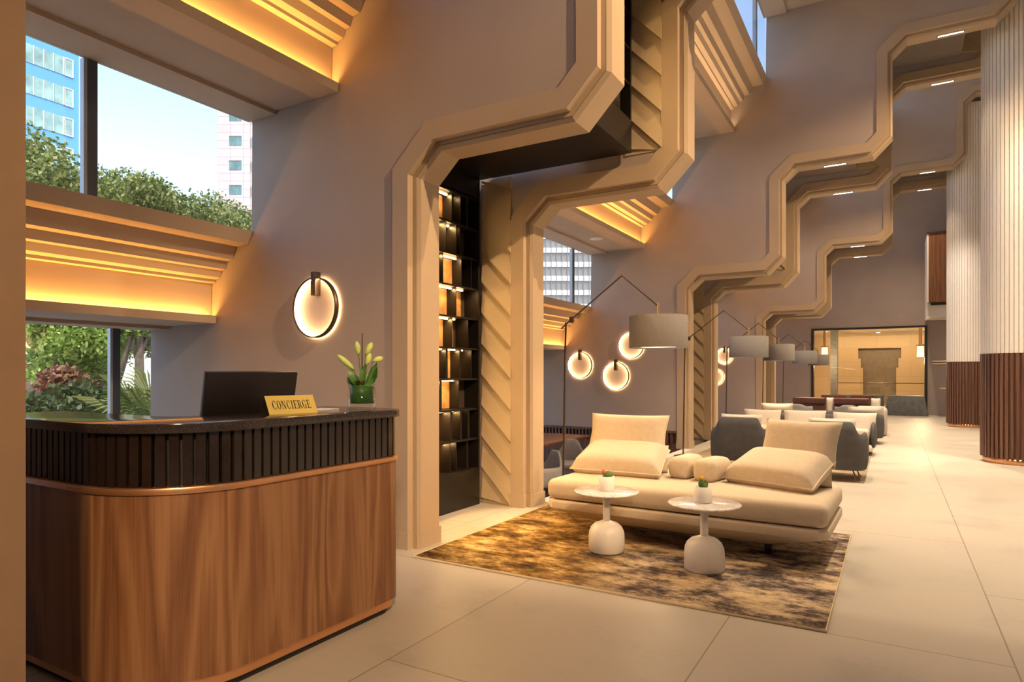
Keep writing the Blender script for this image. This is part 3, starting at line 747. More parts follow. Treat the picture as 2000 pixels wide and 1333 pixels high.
# vase of lilies
vs_ = thing('flower_vase', 'round glass vase of lily buds on the end of the counter', 'vase', (-2.55, 2.69, 1.107))
MB().lathe([(0, .001), (.073, .001), (.076, .01), (.076, .135), (.070, .135), (.070, .03), (0, .028)], n=36).build('glass', M['vase_glass'], vs_, True)
MB().lathe([(0, .03), (.064, .03), (.066, .12), (.05, .13), (0, .132)], n=24).build('leaf_wrap', M['leaf'], vs_, True)
def leaf_mb(mb, base, tip, wd, bend=.02, n=6, nrm=None):
    base, tip = Vector(base), Vector(tip); d = tip-base
    side = d.cross(nrm or Vector((.6, -.7, .3))).normalized(); up = side.cross(d).normalized(); vs = []
    for i in range(n+1):
        t_ = i/n; w_ = wd*math.sin(PI*min(1, .08+.92*t_))**.8; c = base+d*t_+up*bend*math.sin(PI*t_)
        vs += [c-side*w_, c+up*w_*.25, c+side*w_]
    fs = []
    for i in range(n): a = 3*i; fs += [(a, a+3, a+4, a+1), (a+1, a+4, a+5, a+2)]
    mb.add(vs, fs)
buds = [((-.02, -.01, .13), (-.135, -.05, .30), (-.045, -.02, .22)), ((0, 0, .13), (-.03, -.01, .375), (-.02, 0, .30)), ((.01, 0, .13), (.055, .03, .37), (.02, .015, .30)),
        ((.01, -.01, .13), (.045, .0, .31), (.025, -.005, .24)), ((.02, 0, .13), (.115, .06, .285), (.06, .03, .265))]
for b0, tp, kn in buds:
    # screen right is roughly +x,-y; fold the offsets into that plane
    def cvt(p): return (p[0]*.86-p[1]*.3, p[0]*.5+p[1]*.4, p[2])
    b1, t1, k1 = map(lambda q: Vector(cvt(q)), (b0, tp, kn))
    MB().tube([b1, k1], [.004, .003], 6).build('stem', M['stem'], vs_, True)
    ln = (t1-k1); MB().tube([k1+ln*f for f in (0, .15, .4, .65, .85, 1)], [.004, .011, .016, .017, .012, .003], 8).build('lily_bud', M['bud'], vs_, True)
MB().tube([(.0, .0, .13), (.006, -.004, .42)], [.004, .003], 6).build('twig', M['twig'], vs_)
rnd = random.Random(3)
for i in range(11):
    a = rnd.random()*2*PI; mb = MB(); e_ = .05+.03*rnd.random()
    leaf_mb(mb, (.02*math.cos(a), .02*math.sin(a), .13), (e_*math.cos(a)*1.2, e_*math.sin(a)*1.2, .17+.10*rnd.random()), .024, .02, nrm=Vector((math.cos(a+1), math.sin(a+1), .2)))
    mb.build('leaf', M['leaf'] if i % 3 else M['bud'], vs_, True)
for i, (a, m_) in enumerate(((2.6, 'red'), (3.3, 'red'), (4.1, 'coral'), (5.2, 'red'))):
    mb = MB()
    for k in range(5): leaf_mb(mb, (.05*math.cos(a), .05*math.sin(a), .135), (.05*math.cos(a)+.03*math.cos(a+k*1.25), .05*math.sin(a)+.03*math.sin(a+k*1.25), .155), .010, .004, 4, Vector((0, 0, 1)))
    mb.build('red_flower', M[m_], vs_, True)

# ------------------------------------------------------------------ ring lights on the walls
def ring_light(x, z, Y, r, lab, grp):
    t = thing('ring_light', lab, 'wall light', (x, Y+.02, z), 0, grp)
    Mr = Matrix.Rotation(R(90), 4, 'X')       # lathe axis along -y
    d = .055 if r > .2 else .05
    MB().lathe([(r, .016), (r, d), (r-.010, d), (r-.010, .016), (r, .016)], n=64, Mx=Mr).build('ring', M['bronze'], t, True)
    MB().lathe([(r-.001, .0155), (r-.011, .0155), (r-.0112, d-.012)], n=64, Mx=Mr).build('light_band', M['led_ring'], t, False)
    box('clip', -.026*r/.25, .026*r/.25, -d-.006, -.001, r-.15*r/.25, r+.045*r/.25, M['bronze'], t, bevel=.003)
    return t
ring_light(-4.04, 1.838, WALLS[0], .245, 'large glowing ring wall light above the concierge desk', 'ring wall lights')
def onwall(px, py, Y):
    u = (px-1000)/1267; th = R(30.45); c, s = math.cos(th), math.sin(th); d = Y/(s*u+c); return (c*u-s)*d, 1.3+(731-py)*d/1267
for (a, b_, wi_, rp, lab) in ((1133, 714, 2, 26, 'glowing ring wall light, leftmost of three behind the beige sofa'), (1203, 735, 2, 27.5, 'glowing ring wall light, lowest of three behind the beige sofa'),
                           (1233, 675, 2, 26, 'glowing ring wall light, highest of three, half behind the lamp shade'), (1415, 696, 4, 16, 'small glowing ring light on the far wall, upper of two'), (1398, 737, 4, 16, 'small glowing ring light on the far wall, lower of two')):
    x, z = onwall(a, b_, WALLS[wi_]); u = (a-1000)/1267
    ring_light(x, z, WALLS[wi_], rp*(WALLS[wi_]/(.5068*u+.8621))/1267, lab, 'ring wall lights')

# ------------------------------------------------------------------ rug, sofa, side tables
t = tag(MB().box(-1.319, 1.319, -1.125, 1.125, 0, .010).build('area_rug', M['rug'], bevel=.003), 'distressed brown and gold area rug under the beige sofa', 'rug'); t.location = (-1.614, 4.733, .0005)
mb = MB(); mb.tube([(-1.322, -1.128, .006), (1.322, -1.128, .006), (1.322, 1.128, .006), (-1.322, 1.128, .006), (-1.322, -1.128, .006)], .008, 6); mb.build('bound_edge', plain('cream_binding', (.62, .50, .32), .9), t)

sf = thing('daybed_sofa', 'long beige backless sofa with a sloping base on the rug', 'sofa', (-1.39, 5.17, .011), R(-1.5))
def hull(sx, sy, z0, z1, zt, inset):
    L, Dp = sx/2, sy/2; mb = MB()
    def ring(a, b_, z, c=.05):
        return [(-a+c, -b_, z), (a-c, -b_, z), (a, -b_+c, z), (a, b_-c, z), (a-c, b_, z), (-a+c, b_, z), (-a, b_-c, z), (-a, -b_+c, z)]
    rs = [ring(L-inset*1.6, Dp-inset, z0, .09), ring(L, Dp, z1, .06), ring(L, Dp, zt-.01, .06), ring(L-.01, Dp-.01, zt, .06)]
    vs = sum(rs, []); n = 8
    fs = [(j*n+i, j*n+(i+1) % n, (j+1)*n+(i+1) % n, (j+1)*n+i) for j in range(3) for i in range(n)]+[tuple(range(n-1, -1, -1)), tuple(range(3*n, 4*n))]
    return mb.add(vs, fs)
hull(2.08, 1.0, .09, .20, .27, .20).build('base', M['cream'], sf, bevel=.012, seg=3)
MB().box(-1.04, 1.04, -.5, .5, .275, .435).build('seat_cushion', M['cream'], sf, bevel=.055, seg=5)
for x in (-.62, .62):
    for y in (-.2, .2): MB().lathe([(.0, 0), (.025, 0), (.03, .10), (0, .10)], (x, y, 0), 12).build('foot', M['black_soft'], sf, True)
piping = plain('cream_piping', (.70, .60, .47), .8)
def back_cushion(x, y, rz, lab, uw=.74, ux=0, lw=.76):
    t = thing('backrest_cushion', lab, 'cushion', (x, y, .447), rz, 'folded backrest cushions')
    Ml = Matrix.Translation((0, -.075, .115)) @ Matrix.Rotation(R(21), 4, 'X')
    def wide(mb, k):
        mb.v = [(v[0]*(1+k*(-v[1])), v[1], v[2]) for v in mb.v]; return mb
    wide(pillow_mb(lw, .44, .23, 22, .03, 6), .22).build('lower_cushion', M['cream'], t, True, Mx=Ml)
    wide(MB().tube(seam_pts(lw, .44, 12, .03), .006, 6), .22).build('piping', piping, t, True, Mx=Ml)
    Mu = Matrix.Translation((ux, .155, .315)) @ Matrix.Rotation(R(70), 4, 'X')
    pillow_mb(uw, .36, .17, 22, .06, 5).build('upper_cushion', M['cream'], t, True, Mx=Mu)
    MB().tube(seam_pts(uw, .36, 12, .06), .006, 6).build('piping', piping, t, True, Mx=Mu)
    Mb = Matrix.Translation((0, .12, .115)) @ Matrix.Rotation(R(84), 4, 'X')
    pillow_mb(lw-.06, .24, .18, 16, .03, 6).build('back_support', M['cream'], t, True, Mx=Mb)
    return t
back_cushion(-2.02, 5.38, R(1), 'folded cream backrest cushion at the left end of the sofa', .72, -.03)
back_cushion(-.73, 5.40, R(-21), 'folded cream backrest cushion at the right end of the sofa, turned inward', .61, .04, .70)
def bolster(x, y, rz, lab):
    t = thing('bolster_cushion', lab, 'cushion', (x, y, .437), rz, 'small bolster cushions')
    MB().box(-.095, .095, -.19, .19, 0, .185).build('cover', M['cream'], t, bevel=.065, seg=5)
    pts = [(.087*sx_, -.182, .0925+.085*sz_) for sx_, sz_ in ((-.6, -1), (.6, -1), (1, -.6), (1, .6), (.6, 1), (-.6, 1), (-1, .6), (-1, -.6), (-.6, -1))]
bolster(-1.49, 5.41, R(-8), 'small cream bolster cushion beside the left backrest, on the sofa')
bolster(-1.265, 5.36, R(-12), 'small cream bolster cushion beside the right backrest, on the sofa')

def side_table(x, y, lab):
    t = thing('side_table', lab, 'table', (x, y, .011), 0, 'white round side tables')
    MB().lathe([(0, 0), (.118, 0), (.130, .01), (.130, .11), (.126, .145), (.112, .178), (.085, .203), (.045, .218), (.028, .226), (0, .226)], n=40).build('base', M['white_gloss'], t, True)
    MB().lathe([(.026, .22), (.026, .415), (.0, .415)], n=20).build('stem', M['white_gloss'], t, True)
    MB().lathe([(0, .412), (.10, .412), (.215, .424), (.232, .430), (.234, .436), (.230, .440), (0, .440)], n=56).build('tabletop', M['marble'], t, True)
    return t
side_table(-1.80, 4.42, 'white side table with marble top, left of the pair before the sofa')
side_table(-1.075, 4.33, 'white side table with marble top, right of the pair before the sofa')
def pot(x, y, lab, kind):
    t = thing('potted_cactus', lab, 'plant', (x, y, .452), .4 if kind else 0, 'potted cacti on the side tables')
    MB().lathe([(0, 0), (.053, 0), (.057, .006), (.057, .105), (.050, .105), (.050, .09), (0, .09)], n=28).build('pot', M['pot'], t, True)
    MB().lathe([(0, .092), (.049, .092)], n=20).build('soil', M['twig'], t)
    def cac(cx, cy, z, r, h):
        prof = [(r*math.sin(PI*f)**.6 if 0 < f < 1 else 0, z+h*f) for f in [i/8 for i in range(9)]]
        mb = MB(); mb.lathe(prof, (cx, cy, 0), 16)
        mb.v = [((v[0]-cx)*(1+.12*math.cos(8*math.atan2(v[1]-cy, v[0]-cx)))+cx, (v[1]-cy)*(1+.12*math.cos(8*math.atan2(v[1]-cy, v[0]-cx)))+cy, v[2]) for v in mb.v]
        mb.build('cactus', M['cactus'], t, True)
    if kind == 0:
        cac(.014, .005, .085, .028, .06); cac(-.012, .01, .085, .02, .045)
        MB().lathe([(0, .115), (.010, .12), (.013, .145), (.0, .155)], (-.024, .0, 0), 8).build('bloom', M['coral'], t, True)
    else:
        cac(-.012, .0, .085, .018, .07); cac(.018, .006, .085, .014, .065); cac(.006, -.02, .085, .014, .05)
        MB().lathe([(0, .145), (.016, .152), (.02, .165), (0, .172)], (-.014, 0, 0), 8).build('bloom', M['yellow'], t, True)
pot(-1.80, 4.42, 'white pot with a coral tipped cactus on the left side table', 0)
pot(-1.085, 4.34, 'white pot with a yellow flowering cactus on the right side table', 1)

# ------------------------------------------------------------------ arc floor lamps
def floor_lamp():
    t = thing('floor_lamp', 'tall bronze floor lamp with bent arm and grey drum shade behind the sofa', 'lamp', (0, 0, 0), 0, 'bent arm floor lamps')
    MB().lathe([(0, 0), (.14, 0), (.14, .015), (.02, .03), (0, .03)], (-.96, -.16, 0), 28).build('base', M['bronze'], t, True)
    MB().tube([(-.96, -.16, .02), (-.93, -.155, 1.83)], .011, 8).build('pole', M['bronze'], t)
    MB().tube([(-.98, -.16, 1.77), (-.86, -.14, 1.875), (-.355, -.06, 2.285), (0, 0, 1.97)], .009, 8).build('arm', M['bronze'], t)
    box('joint', -.89, -.85, -.16, -.12, 1.83, 1.89, M['bronze'], t, bevel=.004)
    MB().tube([(0, 0, 2.0), (0, 0, 1.85)], .012, 8).build('hanger', M['brass'], t)
    MB().lathe([(.283, 1.555), (.283, 1.868), (.276, 1.868), (.276, 1.555), (.283, 1.555)], n=56).build('lamp_shade', M['shade'], t, True)
    MB().lathe([(0, 1.866), (.276, 1.866)], n=40).build('shade_top', M['shade'], t)
    MB().lathe([(0, 1.572), (.274, 1.572)], n=40).build('diffuser', M['bulb'], t)
    return t
fl = floor_lamp(); fl.location = (-1.99, 6.22, 0)
LS = [(-1.99, 6.22)]
for x, y, lab in ((-1.90, 10.35, 'bent arm floor lamp with grey drum shade, second from the sofa'), (-1.90, 13.35, 'bent arm floor lamp with grey drum shade, third from the sofa'),
                  (-1.88, 17.4, 'bent arm floor lamp with grey drum shade, fourth from the sofa'), (-1.90, 21.0, 'bent arm floor lamp with grey drum shade, farthest of the five')):
    dup(fl, (x, y, 0), 0, lab); LS.append((x, y))
for x, y in LS: light('floor_lamp_light', 'AREA', (x, y, 1.55), 12, WARM, rot=(0, 0, 0), size=.45)

# ------------------------------------------------------------------ lounge furniture
def tub_mb(w_, d_, zb, zback, zarm, r=.18, th=.10, front_open=True, n=7):
    """U shaped upholstered shell, open towards +y; back at y=0"""
    hw = w_/2
    pts = [(-hw, d_), (-hw, (d_+r)/2), (-hw, r*1.1)]+[(-hw+r-r*math.cos(a), r-r*math.sin(a)) for a in [i*PI/2/n for i in range(n+1)]]
    pts += [(-hw+r+(w_-2*r)*f, 0) for f in (.15, .3, .5, .7, .85)]
    pts += [(hw-r+r*math.sin(a), r-r*math.cos(a)) for a in [i*PI/2/n for i in range(n+1)]]+[(hw, r*1.1), (hw, (d_+r)/2), (hw, d_)]
    vs = []; prof_n = 6
    for i, p in enumerate(pts):
        a = pts[max(i-1, 0)]; b_ = pts[min(i+1, len(pts)-1)]
        tx, ty = b_[0]-a[0], b_[1]-a[1]; l_ = math.hypot(tx, ty); nx_, ny_ = ty/l_, -tx/l_   # outward? flip below
        cx_, cy_ = 0-p[0], d_*.6-p[1]
        if nx_*cx_+ny_*cy_ < 0: nx_, ny_ = -nx_, -ny_
        k = 1 if p[1] < r*1.05 else 0
        kk = (hw-abs(p[0]))/r; zt = zback if kk > .80 else (zarm if kk < .45 else zarm+(zback-zarm)*(kk-.45)/.35)
        for o_, z in ((0.03, zb), (0, zb+.04), (0, zt-.03), (th*.5, zt), (th, zt-.03), (th, zb+.02)):
            vs.append((p[0]+nx_*o_, p[1]+ny_*o_, z))
    n6 = prof_n; m_ = len(pts)
    fs = [(i*n6+j, i*n6+(j+1) % n6, (i+1)*n6+(j+1) % n6, (i+1)*n6+j) for i in range(m_-1) for j in range(n6)]
    fs += [tuple(range(n6)), tuple(range(m_*n6-1, (m_-1)*n6-1, -1))]
    return MB().add(vs, fs)
def armchair(x, y, rz, lab):
    t = thing('armchair', lab, 'armchair', (x, y, .0), rz, 'charcoal tub armchairs')
    tub_mb(.80, .72, .13, .735, .585).build('shell', M['grey_fabric'], t, True, sub=1)
    box('seat_cushion', -.28, .28, .11, .70, .22, .42, M['cream2'], t, bevel=.05, seg=4)
    Mx = Matrix.Translation((0, .20, .56)) @ Matrix.Rotation(R(78), 4, 'X')
    pillow_mb(.54, .40, .18, 14, .05).build('back_cushion', M['cream2'], t, True, Mx=Mx)
    for sx_ in (-1, 1):
        for yy, dy in ((.1, -.05), (.6, .04)): MB().tube([(sx_*.24, yy, .14), (sx_*.29, yy+dy, .0)], .009, 6).build('leg', M['bronze'], t)
        MB().tube([(sx_*.24, .1, .13), (sx_*.24, .6, .13)], .008, 6).build('stretcher', M['bronze'], t)
    return t
armchair(-1.78, 8.95, 0, 'charcoal tub armchair seen from behind, left of two past the sofa')
armchair(-.66, 8.72, 0, 'charcoal tub armchair seen from behind, right of two past the sofa')
tag(box('lounge_rug', -2.75, -.30, 8.75, 12.9, .0005, .010, M['rug2']), 'tan rug under the charcoal armchairs', 'rug')
def lounge_sofa(x, y, rz, w_, lab, cushions, cm, sx=None):
    t = thing('lounge_sofa', lab, 'sofa', (x, y, .01), rz, 'charcoal shell lounge sofas')
    tub_mb(w_, .82, .10, .61, .54, .16, .09).build('shell', M['grey_fabric'], t, True, sub=1)
    box('seat_cushion', -w_/2+.10, w_/2-.10, .10, .80, .16, .42, M['cream2'], t, bevel=.05, seg=4)
    for sx_ in (-1, 1):
        for yy in (.1, .7): MB().lathe([(.0, 0), (.015, 0), (.02, .13), (0, .13)], (sx_*(w_/2-.14), yy, 0), 8).build('leg', M['bronze'], t)
    return t
lounge_sofa(-1.24, 12.35, PI, 2.02, 'charcoal shell sofa facing the sofa end of the lobby with cream cushions', 3, 'cream2')
def throw(x, y, z, w_, h_, rz, tilt, m_, lab, grp='loose cushions on the lounge sofas', tk=.18):
    o = pillow_mb(w_, h_, tk, 14, .05).build('throw_cushion', m_, None, True, Mx=Matrix.Rotation(R(tilt), 4, 'X'))
    o.location = (x, y, z); o.rotation_euler = (0, 0, rz); return tag(o, lab, 'cushion', grp)
throw(-1.98, 12.0, .49, .62, .40, 0, 74, M['cream2'], 'pale cushion at the left end of the nearer charcoal sofa')
throw(-1.30, 12.0, .49, .66, .40, 0, 74, M['cream2'], 'pale cushion in the middle of the nearer charcoal sofa')
throw(-.55, 11.85, .47, .64, .44, R(-6), 70, M['cream2'], 'pale rounded cushion at the right end of the nearer charcoal sofa')
def coffee_table(x, y, lab):
    t = thing('coffee_table', lab, 'table', (x, y, .01), 0, 'low round coffee tables')
    MB().lathe([(0, .36), (.32, .36), (.32, .385), (0, .385)], n=36).build('tabletop', M['bronze'], t, True)
    MB().lathe([(.02, 0), (.02, .36)], n=10).build('stem', M['bronze'], t); MB().lathe([(0, 0), (.2, 0), (.2, .015), (0, .015)], n=24).build('base', M['bronze'], t)
coffee_table(-1.25, 10.35, 'low round bronze coffee table between the armchairs and the charcoal sofa')
lounge_sofa(-1.20, 13.6, 0, 2.12, 'second charcoal shell sofa standing back to back behind the first', 3, 'cream2')
throw(-2.0, 13.85, .53, .6, .40, R(180), 74, M['cream2'], 'pale cushion at the left end of the farther charcoal sofa')
throw(-.45, 13.85, .51, .6, .38, R(180), 70, M['cream2'], 'pale cushion at the right end of the farther charcoal sofa')
def dining_chair(x, y, z, rz, lab, grp='grey tub dining chairs', zk=.80):
    t = thing('dining_chair', lab, 'chair', (x, y, z), rz, grp)
    tub_mb(.56, .52, .36, zk, min(.62, zk-.05), .22, .05).build('shell', M['mid_grey'], t, True, sub=1)
    box('seat_cushion', -.23, .23, .06, .52, .40, .48, M['mid_grey'], t, bevel=.03, seg=3)
    for sx_ in (-1, 1):
        for yy, dy in ((.12, -.06), (.46, .03)): MB().tube([(sx_*.17, yy, .38), (sx_*.24, yy+dy, 0)], [.014, .009], 8).build('leg', M['black_soft'], t)
    return t
dining_chair(-1.78, 15.0, 0, 0, 'grey chair with low curved back in the far lounge, left of the pair', zk=.67)
dining_chair(-.80, 15.0, 0, 0, 'grey chair with low curved back in the far lounge, right of the pair', zk=.67)
def bench(x, y, w_, lab):
    t = thing('banquette_bench', lab, 'bench', (x, y, 0), 0, 'oxblood leather benches')
    box('base', -w_/2, w_/2, 0, .6, 0, .36, M['oxblood'], t, bevel=.02)
    box('seat_cushion', -w_/2, w_/2, .06, .62, .36, .46, M['oxblood'], t, bevel=.03)
    box('backrest', -w_/2, w_/2, -.06, .05, .36, .56, M['oxblood'], t, bevel=.02)
    box('top_roll', -w_/2, w_/2, -.08, .06, .60, .745, M['oxblood'], t, bevel=.04, seg=3)
    box('backrest_gap', -w_/2+.02, w_/2-.02, -.04, .04, .56, .60, M['black_soft'], t)
bench(-1.74, 17.0, .72, 'oxblood leather bench seen from behind, nearer left one')
bench(-.84, 17.0, .74, 'oxblood leather bench seen from behind, nearer right one')
bench(-1.40, 19.6, .60, 'oxblood leather bench seen from behind, farther left one')
bench(-.71, 19.6, .54, 'oxblood leather bench seen from behind, farther right one')
throw(-1.295, 17.1, .52, .16, .46, 0, 80, M['cream2'], 'white cushion standing between the two nearer oxblood benches', 'white cushions by the oxblood benches')
throw(-.35, 17.1, .52, .2, .46, 0, 80, M['cream2'], 'white cushion standing at the right end of the oxblood benches', 'white cushions by the oxblood benches')
def ottoman(x, y, w_, h_, lab):
    t = tag(MB().box(-w_/2, w_/2, -.35, .35, 0, h_).build('upholstered_stool', M['cream2'], bevel=.10, seg=4), lab, 'stool'); t.location = (x, y, 0)
ottoman(-.42, 15.95, .62, .60, 'cream rounded lounge seat in front of the right oxblood bench')

# bay seats on the sunken floor
dining_chair(-3.66, 7.35, -.45, R(150), 'grey tub dining chair in the sunken bay, close behind the second frame')
dining_chair(-4.12, 8.75, -.45, R(200), 'grey tub dining chair in the sunken bay, beyond the lamp pole')
t = thing('dining_table', 'dark wood dining table in the sunken bay', 'table', (-4.75, 8.3, -.45))
box('tabletop', -.42, .42, -.9, 1.6, .70, .74, M['panel_wood'], t, bevel=.004)
box('pedestal', -.08, .08, .2, .5, .02, .70, M['black_soft'], t); box('foot', -.3, .3, -.1, .8, 0, .02, M['black_soft'], t)
wn_ = thing('wainscot', 'slatted brown wood wainscot along the foot of the wall behind the sofa', 'wainscot'); tag(wn_, kind='structure')
Yw = WALLS[2]+.02
box('cap_rail', -6.38, -3.26, Yw-.06, Yw, .27, .31, M['dark_wood'], wn_); box('board', -6.38, -3.26, Yw-.03, Yw, -.45, .08, M['dark_wood'], wn_)
mb = MB(); x = -6.36
while x < -3.3: mb.box(x, x+.035, Yw-.05, Yw-.005, .08, .27); x += .07
mb.build('slats', M['dark_wood'], wn_); box('backing', -6.38, -3.26, Yw-.006, Yw-.001, .08, .27, M['black_soft'], wn_)

# ------------------------------------------------------------------ outdoors
S(box('floor_outside', -120, -6.5, -40, 160, -1.1, -.9, M['pave']), 'paved ground outside the windows', 'ground')
def leaves(cs, n, size, seed, squash=.8):
    """cs: list of (x,y,z,r); leaf quads spread on lumpy shells"""
    rn = random.Random(seed); mb = MB(); tot = sum(c[3]**2 for c in cs); vs = []; fs = []
    for c in cs:
        k = int(n*c[3]**2/tot)
        for _ in range(k):
            z_ = rn.uniform(-1, 1); a = rn.uniform(0, 2*PI); q = math.sqrt(1-z_*z_); rr = c[3]*(rn.random()**.45)*(1+.18*math.sin(5*a+c[0])*math.cos(4*z_))
            p = Vector((c[0]+rr*q*math.cos(a), c[1]+rr*q*math.sin(a), c[2]+rr*z_*squash))
            d = Vector((rn.gauss(0, 1), rn.gauss(0, 1), rn.gauss(0, 1))).normalized(); e = d.orthogonal().normalized()
            s1 = size*rn.uniform(.7, 1.3); b0 = len(vs)
            vs += [p, p+d*s1*.5+e*s1*.25, p+d*s1, p+d*s1*.5-e*s1*.25]; fs.append((b0, b0+1, b0+2, b0+3))
    mb.v = [tuple(v) for v in vs]; mb.f = fs; return mb
def tree(x, y, ztop, r, lab, seed, mat_='foliage', n=7000, size=.115, zg=-.9, low=.35):
    t = thing('tree', lab, 'tree', (x, y, zg), 0, None); rn = random.Random(seed)
    h = ztop-zg
    cs = []
    for i in range(15):
        a = rn.uniform(0, 2*PI); q = r*rn.uniform(.15, .75); rr = r*rn.uniform(.28, .5)
        cs.append((q*math.cos(a), q*math.sin(a), min(h*rn.uniform(low, 1.0), h-rr*.8), rr))
    cs.append((0, 0, h-r*.5, r*.5))
    lm = leaves(cs, n, size, seed); me = bpy.data.meshes.new('foliage'); me.from_pydata(lm.v, [], lm.f); me.materials.append(M[mat_])
    o = bpy.data.objects.new('foliage', me); col.objects.link(o); o.parent = t
    tr = MB().tube([(0, 0, 0), (.05, .03, h*.3), (-.04, .05, h*.6), (0, 0, h*.9)], [r*.09, r*.07, r*.05, .02], 8)
    for c in cs[:9]: tr.tube([(0, 0, h*.35), (c[0]*.5, c[1]*.5, (h*.35+c[2])/2), c[:3]], [.06, .045, .015], 5)
    tr.build('trunk', M['bark'], t, True)
    return t
def ray_at(px, X):
    u = (px-1000)/1267; th = R(30.45); c, s = math.cos(th), math.sin(th); d = X/(c*u-s); return (s*u+c)*d, d
tl = [(60, 6.7, 2.1, 'leftmost'), (190, 6.2, 1.7, 'second'), (268, 6.25, 1.6, 'third'), (345, 6.0, 1.6, 'fourth'), (425, 5.85, 1.6, 'fifth'), (490, 6.1, 1.8, 'sixth')]
for i, (px_, zt, r_, nm) in enumerate(tl):
    X = -16.6-(i % 2)*4.3; y, d = ray_at(px_, X); q_ = X/-15.9
    tree(X, y, 1.3+(zt-1.3)*q_, 1.62 if i % 2 == 0 else 2.0, 'leafy street tree outside the upper window, %s from the left' % nm, 11+i, n=15000)
# lime and red small trees seen through the lower window
for i, (px_, X, zt, r_, m_, lab) in enumerate(((100, -13.0, 2.6, 1.05, 'foliage_lime', 'lime green garden tree outside the lower window at the left'), (205, -13.2, 2.6, 1.05, 'foliage_lime', 'lime green garden tree outside the lower window, right one'),
                                         (125, -11.7, 1.45, .42, 'foliage_red', 'small reddish shrub tree behind the lime green trees'))):
    y, d = ray_at(px_, X); tree(X, y, zt, r_, lab, 40+i, m_, 6500, .11, low=.62)
def hedge(px_, X, zt, r_, lab, seed):
    y, d = ray_at(px_, X); rn = random.Random(seed)
    cs = [(rn.uniform(-.4, .4), rn.uniform(-r_, r_)*.8, zt+.9-r_*.45*rn.uniform(.9, 1.6), r_*rn.uniform(.4, .55)) for _ in range(9)]
    lm = leaves(cs, 6500, .10, seed); me = bpy.data.meshes.new('hedge_bush'); me.from_pydata(lm.v, [], lm.f); me.materials.append(M['foliage_dark'])
    o = bpy.data.objects.new('garden_bush', me); col.objects.link(o); o.location = (X, y, -.9); tag(o, lab, 'bush', 'dark bushes under the window')
hedge(95, -9.4, 1.08, .62, 'dark green bush outside the lower window, left one', 61)
hedge(165, -9.9, 1.2, .66, 'dark green bush outside the lower window, middle one', 62)
hedge(228, -10.4, 1.1, .66, 'dark green bush outside the lower window by the mullion', 63)
hedge(285, -11.0, 1.05, .66, 'dark green bush outside the lower window behind the palm', 64)
# fan palm
py_, d_ = ray_at(330, -8.6)
pl = thing('fan_palm', 'green fan palm outside the lower window at its right edge', 'palm', (-8.6, py_, -.9)); rn = random.Random(5)
MB().tube([(0, 0, 0), (0, 0, 1.1)], [.12, .09], 8).build('trunk', M['bark'], pl, True)
for i in range(13):
    a = i*2.399; el = rn.uniform(.15, 1.2); L = rn.uniform(.6, .9)
    d3 = Vector((math.cos(a)*math.cos(el), math.sin(a)*math.cos(el), math.sin(el))); hub = Vector((0, 0, 1.1))+d3*L
    mb = MB(); mb.tube([(0, 0, 1.05), tuple(hub)], [.012, .008], 5)
    side = d3.cross(Vector((0, 0, 1))).normalized(); up = side.cross(d3)
    for k in range(26):
        b = R(-115+230*k/25); dd = (d3*math.cos(b)+side*math.sin(b)).normalized(); ll = .72*(1-.25*abs(b)/2)
        tip = hub+dd*ll+Vector((0, 0, -.22*ll)); mid = hub+dd*ll*.55+Vector((0, 0, .03)); ww = dd.cross(up).normalized()*.016
        mb.add([hub-ww*.3, hub+ww*.3, mid+ww, tip, mid-ww], [(0, 1, 2, 3, 4)])
    mb.build('frond', M['frond'], pl)
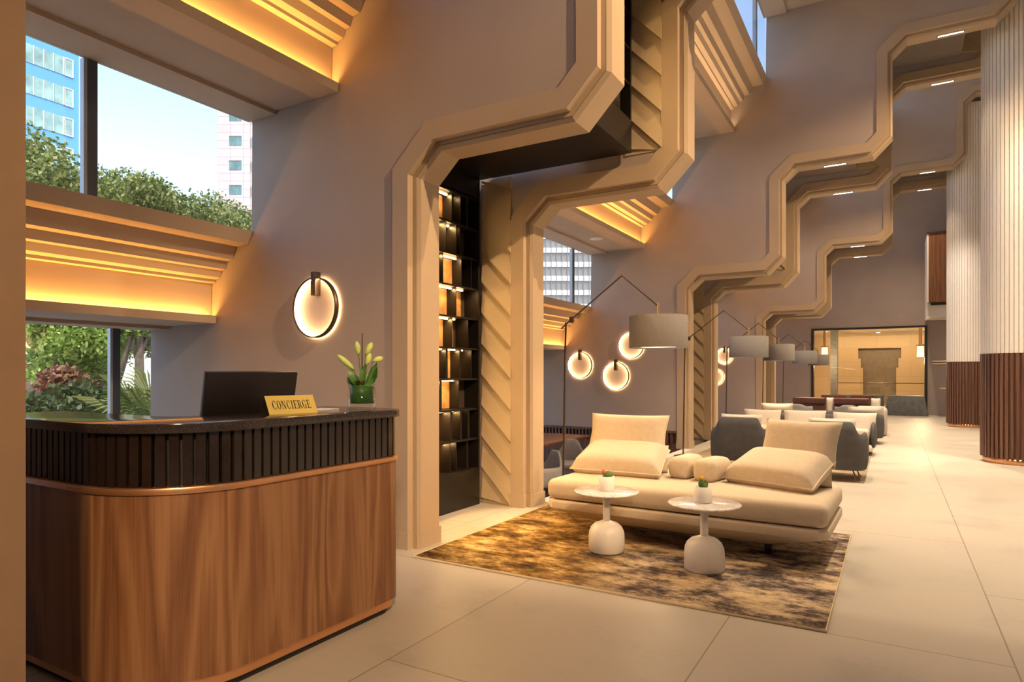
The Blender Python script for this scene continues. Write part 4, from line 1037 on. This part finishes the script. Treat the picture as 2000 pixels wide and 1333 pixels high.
# buildings
y0_, d0_ = ray_at(154, -70)
bb = thing('office_building', 'bright blue office block with ribbon windows outside the upper window', 'building', (-70, 0, -.9))
MB().box(-14, 0, y0_-40, y0_, 0, 46).build('wall', M['blue_clad'], bb)
for i in range(7):
    zc = 17.7+2.93*i
    for j in range(9):
        y1_ = y0_-.55-j*.85
        wdw = box('window', -.02, .06, y1_-.80, y1_, zc-.88, zc+.88, M['teal_glass'], bb)
        mb = MB(); mb.box(.06, .12, y1_-.07, y1_, zc-.88, zc+.88)
        if j == 0: mb.box(.06, .12, y1_-.80, y1_-.73, zc-.88, zc+.88).box(.06, .12, y1_-.73, y1_-.07, zc+.80, zc+.88).box(.06, .12, y1_-.73, y1_-.07, zc-.88, zc-.80)
        mb.build('window_frame', M['cream_metal'], wdw)
def facing(px_, d, name, lab):
    u = (px_-1000)/1267; th = R(30.45); c, s = math.cos(th), math.sin(th)
    return thing(name, lab, 'building', ((c*u-s)*d, (s*u+c)*d, -.9), R(30.45))
pb = facing(425, 80, 'apartment_tower', 'pale pink clad tower with small square windows outside the upper window')
MB().box(0, 4.0, 0, 9, 0, 52).build('wall', M['pink'], pb); box('side_wall', 4.02, 4.3, .3, 9, 0, 52, M['cream_metal'], pb)
for i in range(12):
    zc = 15+3.03*i+.8
    wdw = box('window', 1.45, 2.95, -.05, .02, zc-.55, zc+.6, M['teal_dark'], pb)
    MB().box(2.12, 2.2, -.09, -.05, zc-.55, zc+.6).box(1.45, 2.95, -.09, -.05, zc+.55, zc+.62).build('window_frame', M['stone_dark'], wdw)
    box('side_window', 4.1, 4.9, .1, .28, zc-.6, zc+.5, M['teal_glass'], pb)
tb = facing(1030, 60, 'office_tower', 'grey glass office tower with white bands outside the far window')
box('wall', 0, 8.5, 0, 10, 0, 24, M['tower_glass'], tb)
for i in range(15): box('band', -.03, 8.53, -.16, -.01, 3.0+1.30*i, 3.45+1.30*i, M['tower_white'], tb)
for i in range(18): box('fin', .2+.5*i-.03, .2+.5*i+.03, -.24, -.165, 2, 24, M['stone_grey'], tb)
gy, _ = ray_at(90, -24)
tag(box('garden_wall', -28.3, -28, gy-8, gy+12, -.9, 2.4, M['tower_white']), 'white boundary wall beyond the garden trees', 'wall')
tag(box('red_shopfront', -27.9, -26, gy-2.5, gy+2, -.9, 2.0, M['brick_red']), 'low dark red building front beyond the garden trees', 'building')
u_, _ = ray_at(57, -7.0)
t = thing('lamp_post', 'slim brass coloured post outside the lower window at its left edge', 'post', (-7.2, u_+.02, -.9))
MB().tube([(0, 0, 0), (0, 0, 2.2)], .022, 8).build('pole', M['copper'], t); MB().lathe([(.08, 0), (.08, .03), (0, .04)], n=12).build('base', M['copper'], t)
